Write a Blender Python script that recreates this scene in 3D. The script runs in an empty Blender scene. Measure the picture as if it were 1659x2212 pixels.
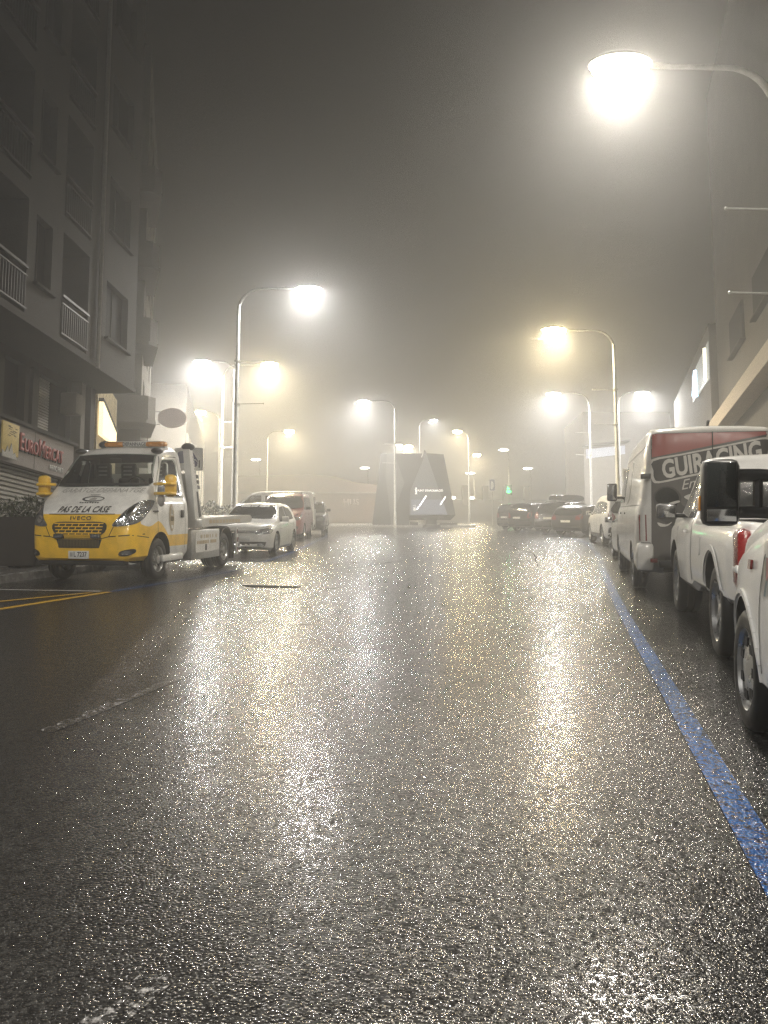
import bpy, bmesh, math, random
from mathutils import Vector, Matrix
from mathutils.bvhtree import BVHTree
random.seed(7)
R = math.radians
SC = bpy.context.scene
COL = SC.collection
# ------------------------------------------------------------------ camera, world, exposure
GRADE = R(5.4)                        # the street climbs away from the camera
F, CX, CY = 1662.0, 829.5, 1106.0     # focal length and centre of a 1659 x 2212 frame
HC = 1.2
ROAD = Matrix.Rotation(GRADE, 4, 'X')  # street frame (x right, y up the street, z off the road) -> world
cam_d = bpy.data.cameras.new('camera'); cam = bpy.data.objects.new('camera', cam_d); COL.objects.link(cam)
cam_d.sensor_fit = 'VERTICAL'; cam_d.sensor_height = 24.0; cam_d.lens = 24.0 * F / 2212.0
cam_d.clip_start = 0.05; cam_d.clip_end = 2000
cam.matrix_world = ROAD @ Matrix.Translation((0, 0, HC)) @ Matrix.Rotation(R(90), 4, 'X')
SC.camera = cam
W = bpy.data.worlds.new('World'); SC.world = W; W.use_nodes = True
wn = W.node_tree.nodes; wl = W.node_tree.links
sky = wn.new('ShaderNodeTexSky'); sky.sky_type = 'NISHITA'; sky.sun_disc = False
sky.sun_elevation = R(-6); sky.sun_rotation = R(200)
wl.new(sky.outputs[0], wn['Background'].inputs[0]); wn['Background'].inputs[1].default_value = 0.05
SC.view_settings.view_transform = 'Standard'; SC.view_settings.look = 'None'
SC.view_settings.exposure = 0.0; SC.view_settings.gamma = 1.0
cy = SC.cycles
cy.use_denoising = True; cy.denoiser = 'OPENIMAGEDENOISE'; cy.denoising_prefilter = 'NONE'; cy.use_light_tree = True
cy.max_bounces = 6; cy.diffuse_bounces = 2; cy.glossy_bounces = 3; cy.transmission_bounces = 4
cy.volume_bounces = 2; cy.transparent_max_bounces = 12
cy.sample_clamp_indirect = 4.0; cy.use_adaptive_sampling = True; cy.adaptive_threshold = 0.015
cy.caustics_reflective = False; cy.caustics_refractive = False
LAMP_POWER = 1350.0
FOG_DENSITY = 0.0076

# ------------------------------------------------------------------ materials
def nodes_of(name):
    m = bpy.data.materials.new(name); m.use_nodes = True
    return m, m.node_tree.nodes, m.node_tree.links, m.node_tree.nodes['Principled BSDF']
def mat(name, col, rough=0.5, metal=0.0, coat=0.0, noise=0.0, nscale=8.0, bump=0.0, bscale=60.0, emit=None, estr=0.0, drops=0.0, spec=0.5):
    m, n, l, b = nodes_of(name)
    b.inputs['Base Color'].default_value = (*col, 1); b.inputs['Roughness'].default_value = rough
    b.inputs['Metallic'].default_value = metal; b.inputs['Coat Weight'].default_value = coat
    b.inputs['Coat Roughness'].default_value = 0.06
    b.inputs['Specular IOR Level'].default_value = spec
    tc = n.new('ShaderNodeTexCoord')
    if noise:
        t = n.new('ShaderNodeTexNoise'); t.inputs['Scale'].default_value = nscale; t.inputs['Detail'].default_value = 6
        t.inputs['Roughness'].default_value = 0.65
        l.new(tc.outputs['Object'], t.inputs['Vector'])
        r = n.new('ShaderNodeMapRange'); r.inputs[1].default_value = 0.3; r.inputs[2].default_value = 0.7
        r.inputs[3].default_value = 1 - noise; r.inputs[4].default_value = 1 + noise * 0.6
        l.new(t.outputs[0], r.inputs[0])
        mx = n.new('ShaderNodeMix'); mx.data_type = 'RGBA'; mx.blend_type = 'MULTIPLY'; mx.inputs[0].default_value = 1
        mx.inputs[6].default_value = (*col, 1); l.new(r.outputs[0], mx.inputs[7]); l.new(mx.outputs[2], b.inputs['Base Color'])
        r2 = n.new('ShaderNodeMapRange'); r2.inputs[3].default_value = max(0.02, rough - 0.12); r2.inputs[4].default_value = min(1, rough + 0.15)
        l.new(t.outputs[0], r2.inputs[0]); l.new(r2.outputs[0], b.inputs['Roughness'])
    if bump or drops:
        if drops:
            t = n.new('ShaderNodeTexVoronoi'); t.inputs['Scale'].default_value = 95
            l.new(tc.outputs['Object'], t.inputs['Vector'])
            r = n.new('ShaderNodeMapRange'); r.inputs[1].default_value = 0.0; r.inputs[2].default_value = 0.35
            r.inputs[3].default_value = 1; r.inputs[4].default_value = 0; l.new(t.outputs['Distance'], r.inputs[0]); src = r.outputs[0]
        else:
            t = n.new('ShaderNodeTexNoise'); t.inputs['Scale'].default_value = bscale; t.inputs['Detail'].default_value = 4
            l.new(tc.outputs['Object'], t.inputs['Vector']); src = t.outputs[0]
        bp = n.new('ShaderNodeBump'); bp.inputs['Strength'].default_value = drops or bump; bp.inputs['Distance'].default_value = 0.004 if drops else 0.02
        l.new(src, bp.inputs['Height']); l.new(bp.outputs[0], b.inputs['Coat Normal' if drops and coat else 'Normal'])
        if drops and coat:
            bp2 = n.new('ShaderNodeBump'); bp2.inputs['Strength'].default_value = drops * .4; bp2.inputs['Distance'].default_value = 0.003
            l.new(src, bp2.inputs['Height']); l.new(bp2.outputs[0], b.inputs['Normal'])
    if emit:
        b.inputs['Emission Color'].default_value = (*emit, 1); b.inputs['Emission Strength'].default_value = estr
    return m
def paint(name, col, rough=0.32, drops=0.25):
    return mat(name, col, rough, coat=0.8, noise=0.16, nscale=2.2, drops=drops)
MWHITE = paint('white paint', (.66, .65, .62))
MDIRTY = paint('grimy white paint', (.50, .49, .46), .4)
MSILV = paint('silver paint', (.45, .46, .46))
MRED = paint('red paint', (.12, .010, .010))
MBLACK = mat('black paint', (.008, .008, .009), .25, coat=.35, drops=.5, spec=.35)
MGREY = mat('dark grey paint', (.018, .018, .02), .28, coat=.35, drops=.5, spec=.35)
MRUB = mat('tyre rubber', (.008, .008, .008), .5, noise=.3, nscale=30, spec=.25)
MTRIM = mat('black plastic trim', (.018, .018, .018), .38, noise=.2, nscale=20)
MWELL = mat('wheel well', (.006, .006, .006), .9)
MRIM = mat('alloy rim', (.48, .48, .47), .28, metal=.9, noise=.15, nscale=12)
MSTEEL = mat('dark steel rim', (.10, .10, .10), .35, metal=.8, noise=.2, nscale=12)
MCHROME = mat('chrome', (.75, .75, .74), .12, metal=1)
MTINT = mat('tinted glass', (.010, .012, .012), .06, drops=.12)
MLAMPGL = mat('headlight glass', (.26, .27, .28), .10, metal=.8, bump=.9, bscale=22)
MTAIL = mat('red tail glass', (.16, .007, .007), .12, coat=.7, bump=.3, bscale=60)
MAMBER = mat('amber glass', (.55, .22, .02), .15, coat=.6, bump=.4, bscale=30)
MPLATE = mat('plate white', (.62, .62, .60), .4, noise=.1)
MINK = mat('black lettering', (.012, .012, .012), .4)
MALU = mat('brushed aluminium', (.50, .50, .49), .32, metal=.8, noise=.2, nscale=10)
MGALV = mat('galvanised steel', (.42, .42, .40), .38, metal=.55, noise=.25, nscale=5)
def glass_clear():
    m, n, l, b = nodes_of('clear glass'); n.remove(b)
    g = n.new('ShaderNodeBsdfGlossy'); g.inputs['Roughness'].default_value = .03
    t = n.new('ShaderNodeBsdfTransparent'); t.inputs[0].default_value = (.62, .66, .64, 1)
    fr = n.new('ShaderNodeFresnel'); fr.inputs[0].default_value = 1.5
    mx = n.new('ShaderNodeMixShader'); l.new(fr.outputs[0], mx.inputs[0]); l.new(t.outputs[0], mx.inputs[1]); l.new(g.outputs[0], mx.inputs[2])
    l.new(mx.outputs[0], n['Material Output'].inputs[0]); return m
MGLASS = glass_clear()
def emit_mat(name, col, s):
    return mat(name, (.1, .1, .1), .5, emit=col, estr=s)

# ------------------------------------------------------------------ object helpers
def tag(o, label=None, cat=None, group=None, kind=None):
    if label: o['label'] = label
    if cat: o['category'] = cat
    if group: o['group'] = group
    if kind: o['kind'] = kind
    return o
def thing(name, label, cat, mw=None, group=None):
    o = bpy.data.objects.new(name, None); COL.objects.link(o); o.empty_display_size = .2
    if mw is not None: o.matrix_world = mw
    return tag(o, label, cat, group)
def sharpen(bm, ang=38):
    for f in bm.faces: f.smooth = True
    c = R(ang)
    for e in bm.edges:
        if len(e.link_faces) == 2 and e.calc_face_angle(0) > c: e.smooth = False
def build(name, bm, m, parent=None, smooth=True, ang=38):
    bmesh.ops.remove_doubles(bm, verts=bm.verts, dist=1e-5)
    bm.normal_update()
    if smooth: sharpen(bm, ang)
    me = bpy.data.meshes.new(name); bm.to_mesh(me); bm.free()
    for x in (m if isinstance(m, (list, tuple)) else [m]): me.materials.append(x)
    o = bpy.data.objects.new(name, me); COL.objects.link(o)
    if parent: o.parent = parent
    return o
def NB(): return bmesh.new()
def box(bm, c, s, rot=None, bev=0.0, mi=0):
    r = bmesh.ops.create_cube(bm, size=1.0)
    vs = r['verts']
    bmesh.ops.scale(bm, vec=s, verts=vs)
    if bev:
        es = list({e for v in vs for e in v.link_edges})
        r2 = bmesh.ops.bevel(bm, geom=es, offset=min(bev, min(s) * .45), segments=2, profile=.5, affect='EDGES')
        vs = list({v for f in r2['faces'] for v in f.verts} | {v for v in vs if v.is_valid})
    if rot is not None: bmesh.ops.rotate(bm, verts=vs, cent=(0, 0, 0), matrix=rot)
    bmesh.ops.translate(bm, verts=vs, vec=c)
    if mi:
        for f in {f for v in vs for f in v.link_faces}: f.material_index = mi
    return vs
def tube(bm, pts, r, seg=10, cap=True):
    pts = [Vector(p) for p in pts]; rings = []
    up = Vector((0, 0, 1))
    for i, p in enumerate(pts):
        d = (pts[min(i + 1, len(pts) - 1)] - pts[max(i - 1, 0)]).normalized()
        a = up if abs(d.dot(up)) < .95 else Vector((0, 1, 0))
        u = d.cross(a).normalized(); v = d.cross(u).normalized()
        rr = r[i] if isinstance(r, (list, tuple)) else r
        rings.append([bm.verts.new(p + (u * math.cos(t) + v * math.sin(t)) * rr) for t in [2 * math.pi * k / seg for k in range(seg)]])
    for a, b in zip(rings, rings[1:]):
        for k in range(seg): bm.faces.new((a[k], a[(k + 1) % seg], b[(k + 1) % seg], b[k]))
    if cap: bm.faces.new(rings[0][::-1]); bm.faces.new(rings[-1])
def prism(bm, poly, axis, a, b, mi=0):
    """poly of 2D points extruded along axis from a to b; axis 'x': (y,z), 'y': (x,z), 'z': (x,y)"""
    def P(p, t): return {'x': (t, p[0], p[1]), 'y': (p[0], t, p[1]), 'z': (p[0], p[1], t)}[axis]
    va = [bm.verts.new(P(p, a)) for p in poly]; vb = [bm.verts.new(P(p, b)) for p in poly]
    fs = [bm.faces.new(va), bm.faces.new(vb[::-1])]
    n = len(poly)
    for i in range(n): fs.append(bm.faces.new((va[i], vb[i], vb[(i + 1) % n], va[(i + 1) % n])))
    for f in fs: f.material_index = mi
    bmesh.ops.recalc_face_normals(bm, faces=fs)
def lathe(bm, prof, axis_mat=None, seg=28, mi=0):
    """prof: (radius, height) turned about local z"""
    rings = []
    for r, h in prof:
        rings.append([bm.verts.new((r * math.cos(2 * math.pi * k / seg), r * math.sin(2 * math.pi * k / seg), h)) for k in range(seg)])
    fs = []
    for a, b in zip(rings, rings[1:]):
        for k in range(seg): fs.append(bm.faces.new((a[k], a[(k + 1) % seg], b[(k + 1) % seg], b[k])))
    for f in fs: f.material_index = mi
    vs = [v for r in rings for v in r]
    if axis_mat is not None: bmesh.ops.transform(bm, matrix=axis_mat, verts=vs)
    return vs
def ellipsoid(bm, c, s, u=14, v=10):
    r = bmesh.ops.create_uvsphere(bm, u_segments=u, v_segments=v, radius=1)
    bmesh.ops.scale(bm, vec=s, verts=r['verts']); bmesh.ops.translate(bm, vec=c, verts=r['verts'])
    return r['verts']
def pchip(keys):
    xs = [k[0] for k in keys]; ys = [k[1] for k in keys]
    if xs[0] > xs[-1]: xs = xs[::-1]; ys = ys[::-1]
    n = len(xs); h = [xs[i + 1] - xs[i] for i in range(n - 1)]; dl = [(ys[i + 1] - ys[i]) / h[i] for i in range(n - 1)]
    m = [dl[0]] + [0] * (n - 2) + [dl[-1]]
    for i in range(1, n - 1):
        if dl[i - 1] * dl[i] > 0:
            w1 = 2 * h[i] + h[i - 1]; w2 = h[i] + 2 * h[i - 1]
            m[i] = (w1 + w2) / (w1 / dl[i - 1] + w2 / dl[i])
    def f(x):
        if x <= xs[0]: return ys[0]
        if x >= xs[-1]: return ys[-1]
        i = max(j for j in range(n - 1) if xs[j] <= x)
        t = (x - xs[i]) / h[i]
        return ((2*t**3-3*t**2+1) * ys[i] + (t**3-2*t**2+t) * h[i] * m[i] + (-2*t**3+3*t**2) * ys[i+1] + (t**3-t**2) * h[i] * m[i+1])
    return f
def lin(keys):
    ks = sorted(keys)
    def f(x):
        if x <= ks[0][0]: return ks[0][1]
        for a, b in zip(ks, ks[1:]):
            if x <= b[0]: return a[1] + (b[1] - a[1]) * (x - a[0]) / (b[0] - a[0])
        return ks[-1][1]
    return f
def px(X, Y, d):      # a point of the street frame that the photograph shows at X, Y
    return Vector(((X - CX) / F * d, d, HC - (Y - CY) / F * d))
def wpx(X, Y, d): return (ROAD @ px(X, Y, d).to_4d()).to_3d()
def gnd(x, d, z=0.0): return (ROAD @ Vector((x, d, z, 1))).to_3d()
def on_road(x, d, heading, z=0.0):   # heading: degrees to the right of straight up the street
    return ROAD @ Matrix.Translation((x, d, z)) @ Matrix.Rotation(-R(heading), 4, 'Z')
def upright(x, d, heading=0, z=0.0):
    return Matrix.Translation(gnd(x, d, z)) @ Matrix.Rotation(-R(heading), 4, 'Z')

# ------------------------------------------------------------------ patches pressed onto a body
VIEW = {'front': (Vector((-1, 0, 0)), Vector((0, 0, 1)), Vector((0, -1, 0))), 'rear': (Vector((1, 0, 0)), Vector((0, 0, 1)), Vector((0, 1, 0))),
        'left': (Vector((0, -1, 0)), Vector((0, 0, 1)), Vector((1, 0, 0))), 'right': (Vector((0, 1, 0)), Vector((0, 0, 1)), Vector((-1, 0, 0))),
        'top': (Vector((1, 0, 0)), Vector((0, 1, 0)), Vector((0, 0, -1)))}
def rrect(u0, v0, u1, v1, r=.03, n=4):
    r = min(r, (u1 - u0) * .49, (v1 - v0) * .49); out = []
    for cx, cz, a in ((u1 - r, v1 - r, 0), (u0 + r, v1 - r, 90), (u0 + r, v0 + r, 180), (u1 - r, v0 + r, 270)):
        for k in range(n + 1):
            t = R(a + 90 * k / n); out.append((cx + r * math.cos(t), cz + r * math.sin(t)))
    return out
def smooth_poly(pts, n=5):
    out = []; m = len(pts)
    for i in range(m):
        p0, p1, p2, p3 = [Vector(pts[(i + j - 1) % m]) for j in range(4)]
        for k in range(n):
            t = k / n
            q = .5 * ((2 * p1) + (p2 - p0) * t + (2 * p0 - 5 * p1 + 4 * p2 - p3) * t * t + (3 * p1 - p0 - 3 * p2 + p3) * t ** 3)
            out.append((q.x, q.y))
    return out
def flat_bm(polys):
    bm = bmesh.new()
    for p in polys:
        bm.faces.new([bm.verts.new((a, b, 0)) for a, b in p])
    return bm
def conform(bm, step):
    bmesh.ops.triangulate(bm, faces=[f for f in bm.faces if len(f.verts) > 4])
    for ax in (0, 1):
        vs = [v.co[ax] for v in bm.verts]; lo, hi = min(vs), max(vs); k = math.floor(lo / step) + 1
        while k * step < hi - 1e-5:
            co = [0, 0, 0]; co[ax] = k * step + 1e-4; no = [0, 0, 0]; no[ax] = 1
            bmesh.ops.bisect_plane(bm, geom=bm.verts[:] + bm.edges[:] + bm.faces[:], plane_co=co, plane_no=no); k += 1
def patch(name, bvh, view, polys, m, parent, off=.006, step=.12, bm=None, depth=.012, label=None):
    if bm is None: bm = flat_bm(polys if isinstance(polys[0][0], (tuple, list)) else [polys])
    conform(bm, step)
    U, V, D = VIEW[view]; bad = []
    for v in bm.verts:
        o = U * v.co.x + V * v.co.y - D * 12
        h, nn, _, _ = bvh.ray_cast(o, D)
        if h is None: bad.append(v); continue
        v.co = h - D * off * (1 if nn is None else max(.35, min(1, abs(nn.dot(D))))) + nn * (off if nn.dot(D) < 0 else -off) * .5
    if bad: bmesh.ops.delete(bm, geom=bad, context='VERTS')
    if not bm.faces: bm.free(); return None
    bm.normal_update()
    for f in bm.faces:
        if f.normal.dot(D) > 0: f.normal_flip()
    if depth:
        r = bmesh.ops.extrude_face_region(bm, geom=bm.faces[:])
        vs = [g for g in r['geom'] if isinstance(g, bmesh.types.BMVert)]
        nf = [g for g in r['geom'] if isinstance(g, bmesh.types.BMFace)]
        old = [f for f in bm.faces if f not in set(nf) and all(v not in set(vs) for v in f.verts)]
        for v in {v for f in old for v in f.verts}: v.co += D * depth
        bmesh.ops.recalc_face_normals(bm, faces=bm.faces)
    o = build(name, bm, m, parent)
    if label: o['label'] = label
    return o
_txt = {}
def text_bm(s, size, shear=0.0, bold=0.0, sx=1.0, space=1.0, at=(0, 0), align='CENTER', rot=0.0):
    cu = bpy.data.curves.new('lettering', 'FONT'); cu.body = s; cu.size = size; cu.shear = shear; cu.offset = bold
    cu.space_character = space; cu.align_x = align; cu.align_y = 'CENTER'; cu.resolution_u = 3
    ob = bpy.data.objects.new('lettering', cu)
    me = bpy.data.meshes.new_from_object(ob)
    bm = bmesh.new(); bm.from_mesh(me)
    bpy.data.objects.remove(ob); bpy.data.curves.remove(cu); bpy.data.meshes.remove(me)
    bmesh.ops.remove_doubles(bm, verts=bm.verts, dist=1e-4)
    bmesh.ops.scale(bm, vec=(sx, 1, 1), verts=bm.verts)
    if rot: bmesh.ops.rotate(bm, verts=bm.verts, cent=(0, 0, 0), matrix=Matrix.Rotation(R(rot), 3, 'Z'))
    bmesh.ops.translate(bm, verts=bm.verts, vec=(at[0], at[1], 0))
    return bm
def text_on(name, bvh, view, s, size, at, m, parent, off=.009, step=.15, **k):
    return patch(name, bvh, view, None, m, parent, off, step, bm=text_bm(s, size, at=at, **k), depth=0)
def flat_text(name, s, size, m, parent, mw, depth=.01, **k):
    bm = text_bm(s, size, **k)
    if depth:
        r = bmesh.ops.extrude_face_region(bm, geom=bm.faces[:])
        bmesh.ops.translate(bm, vec=(0, 0, -depth), verts=[g for g in r['geom'] if isinstance(g, bmesh.types.BMVert)])
        bmesh.ops.recalc_face_normals(bm, faces=bm.faces)
    bmesh.ops.transform(bm, matrix=mw, verts=bm.verts)
    return build(name, bm, m, parent, smooth=False)
def boolean_cut(o, cutter_bm, mats):
    me = bpy.data.meshes.new('cutter'); cutter_bm.to_mesh(me); cutter_bm.free()
    for m in mats: me.materials.append(m)
    c = bpy.data.objects.new('cutter', me); COL.objects.link(c)
    md = o.modifiers.new('cut', 'BOOLEAN'); md.object = c; md.operation = 'DIFFERENCE'; md.solver = 'EXACT'
    bpy.context.view_layer.update()
    pm = o.parent; mb = o.matrix_basis.copy()
    o.parent = None; o.matrix_basis = Matrix.Identity(4); bpy.context.view_layer.update()
    dg = bpy.context.evaluated_depsgraph_get()
    new = bpy.data.meshes.new_from_object(o.evaluated_get(dg)); o.modifiers.clear()
    old = o.data; nm = old.name; o.data = new; bpy.data.meshes.remove(old); new.name = nm
    bpy.data.objects.remove(c); bpy.data.meshes.remove(me)
    o.parent = pm; o.matrix_basis = mb
    bm = bmesh.new(); bm.from_mesh(o.data); bm.normal_update(); sharpen(bm, 34); bm.to_mesh(o.data); bm.free()
# ------------------------------------------------------------------ vehicles
_wheel = {}
def wheel_meshes(r, w, style):
    key = (r, w, style)
    if key in _wheel: return _wheel[key]
    ax = Matrix.Rotation(R(90), 4, 'Y')       # turned about x; outer face towards +x
    rr = r * (.66 if style != 'truck' else .60)
    bm = NB(); h = w / 2
    lathe(bm, [(rr, -h * .9), (rr + .3 * (r - rr), -h), (r - .035, -h * .97), (r - .012, -h * .82), (r, -h * .55), (r, -h * .30), (r - .012, -h * .28), (r - .012, -h * .22), (r, -h * .20), (r, h * .20),
               (r - .012, h * .22), (r - .012, h * .28), (r, h * .30), (r, h * .55), (r - .012, h * .82), (r - .035, h * .97), (rr + .3 * (r - rr), h), (rr, h * .9)], ax, 40)
    bmesh.ops.recalc_face_normals(bm, faces=bm.faces)
    t = build('wheel', bm, MRUB); tm = t.data; bpy.data.objects.remove(t)
    bm = NB()
    lathe(bm, [(rr * 1.01, -h * .9), (rr * .96, -h * .6), (rr * .94, h * .2), (rr * .95, h * .75), (rr * 1.01, h * .93), (rr * 1.02, h * .8)], ax, 40)
    if style == 'truck':
        lathe(bm, [(rr * .95, h * .1), (rr * .62, -h * .15), (rr * .55, h * .35), (rr * .40, h * .4), (rr * .34, h * .95), (rr * .22, h * 1.0), (.001, h * 1.0)], ax, 32)
        for k in range(8):
            a = k * math.pi / 4
            box(bm, (h * .42, rr * .48 * math.cos(a), rr * .48 * math.sin(a)), (.05, .028, .028))
    elif style == 'cap':
        lathe(bm, [(rr * .97, h * .45), (rr * .8, h * .72), (rr * .5, h * .80), (rr * .2, h * .92), (.001, h * .92)], ax, 32)
        for k in range(7):
            a = k * 2 * math.pi / 7
            box(bm, (h * .70, rr * .68 * math.cos(a), rr * .68 * math.sin(a)), (.03, .07, .05), mi=1)
    else:
        lathe(bm, [(rr * .95, -h * .2), (rr * .6, -h * .3), (.001, -h * .3)], ax, 32, mi=1)
        lathe(bm, [(rr * .24, h * .3), (rr * .22, h * .72), (rr * .1, h * .8), (.001, h * .8)], ax, 20)
        ns = 5 if style == 'five' else 6
        for k in range(ns):
            a = k * 2 * math.pi / ns
            vs = box(bm, (h * .56, 0, rr * .57), (.035, .075, rr * .80))
            bmesh.ops.rotate(bm, verts=vs, cent=(0, 0, 0), matrix=Matrix.Rotation(a, 3, 'X'))
    bmesh.ops.recalc_face_normals(bm, faces=bm.faces)
    rm = build('rim', bm, [MRIM if style != 'steel' else MSTEEL, MWELL], ang=30); rmm = rm.data; bpy.data.objects.remove(rm)
    _wheel[key] = (tm, rmm); return _wheel[key]
def add_wheel(parent, x, y, r, w, style='five', steer=0.0):
    tm, rm = wheel_meshes(r, w, style)
    o = bpy.data.objects.new('wheel', tm); COL.objects.link(o); o.parent = parent
    o.location = (x, y, r); o.rotation_euler = (0, 0, (0 if x > 0 else math.pi) + R(steer))
    i = bpy.data.objects.new('rim', rm); COL.objects.link(i); i.parent = o
    return o
def body_shell(top, low, belt, wid, tumble, y0, y1, crown=.03, rr=.09, step=.06, rake=None):
    """lofted closed shell from y0 (rear) to y1 (front)"""
    ys = []; n = int((y1 - y0) / step)
    for i in range(n + 1): ys.append(y0 + (y1 - y0) * i / n)
    e = (.004, .012, .025, .042)
    ys = sorted(set([y0 + k for k in e] + [y1 - k for k in e] + ys))
    bm = NB(); rings = []
    for y in ys:
        zt, zl, w = top(y), low(y), wid(y); bl = min(belt(y), zt - .03)
        gh = zt - bl; r = min(rr, gh * .5); k = bl - zl
        half = [(0, zl), (.55 * w, zl), (.90 * w, zl), (.975 * w, zl + .10 * k), (.993 * w, zl + .3 * k), (w, zl + .5 * k), (.998 * w, zl + .72 * k), (.985 * w, bl - .06 * k), (.965 * w, bl)]
        w0 = .955 * w
        zc = zt - r
        for s in (.12, .38, .66, 1.0):
            z = bl + (zc - bl) * s; half.append((w0 - tumble * (z - bl), z))
        wc = w0 - tumble * (zc - bl)
        half += [(wc - .12 * r, zt - .52 * r), (wc - .42 * r, zt - .18 * r), (wc - r, zt - .02 * r), (wc * .55, zt + crown * .6), (0, zt + crown)]
        ring = [bm.verts.new((x, y, z)) for x, z in half] + [bm.verts.new((-x, y, z)) for x, z in half[-2:0:-1]]
        rings.append(ring)
    m = len(rings[0])
    for a, b in zip(rings, rings[1:]):
        for k in range(m): bm.faces.new((a[k], b[k], b[(k + 1) % m], a[(k + 1) % m]))
    bm.faces.new(rings[0]); bm.faces.new(rings[-1][::-1])
    bmesh.ops.recalc_face_normals(bm, faces=bm.faces)
    return bm
def cyl_x(bm, y, z, r, x0, x1, seg=36, mi=1):
    prism(bm, [(y + r * math.cos(2 * math.pi * k / seg), z + r * math.sin(2 * math.pi * k / seg)) for k in range(seg)], 'x', x0, x1, mi)
def arches(o, W, axles, r, mats, depth=.34, gap=.045, flat=0):
    for y in axles:
        for s in (-1, 1):
            bm = NB(); cyl_x(bm, y, r + .02, r + gap, s * (W / 2 - depth), s * (W / 2 + .2))
            boolean_cut(o, bm, mats)
def seam(pts, w=.006):
    out = []
    for a, b in zip(pts, pts[1:]):
        d = Vector((b[0] - a[0], b[1] - a[1])); n = Vector((-d.y, d.x)).normalized() * w
        out.append([(a[0] - n.x, a[1] - n.y), (b[0] - n.x, b[1] - n.y), (b[0] + n.x, b[1] + n.y), (a[0] + n.x, a[1] + n.y)])
    return out
def side(name, bvh, poly, m, parent, both=True, **k):
    """poly in (y, z); laid on the left and the right flank"""
    ps = poly if isinstance(poly[0][0], (tuple, list)) else [poly]
    patch(name, bvh, 'left', [[(-y, z) for y, z in p] for p in ps], m, parent, **k)
    if both: patch(name, bvh, 'right', [[(y, z) for y, z in p] for p in ps], m, parent, **k)
def pair(name, bvh, view, poly, m, parent, **k):
    patch(name, bvh, view, poly, m, parent, **k); patch(name, bvh, view, [(-u, v) for u, v in poly][::-1], m, parent, **k)
def plate(parent, y, z, s, txt, w=.52, h=.11, name='number_plate', tilt=0):
    bm = NB(); box(bm, (0, y, z), (w, .014, h), bev=.004); o = build(name, bm, MPLATE, parent)
    if txt:
        U, V, D = VIEW['front' if s > 0 else 'rear']
        mw = Matrix.Translation((0, y + s * .009, z)) @ Matrix((U.to_4d(), V.to_4d(), (-D).to_4d(), (0, 0, 0, 1))).transposed()
        for k in range(3): mw[3][k] = 0
        mw[3][3] = 1
        flat_text('plate_lettering', txt, h * .95, MINK, o, mw, depth=0)
    return o
def mirror(parent, s, x, y, z, w=.2, h=.15, m=None, arm=True):
    bm = NB(); box(bm, (s * (x + w / 2 + .06), y, z), (w, .09, h), bev=.03)
    o = build('wing_mirror', bm, m or MTRIM, parent)
    bm = NB(); box(bm, (s * (x + w / 2 + .06), y - .049, z), (w * .86, .008, h * .84), bev=.003); build('mirror_glass', bm, MCHROME, o)
    bm = NB(); box(bm, (s * (x + .02), y, z - h * .3), (.14, .05, .05), bev=.015); build('mirror_arm', bm, MTRIM, o)
    return o
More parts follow.
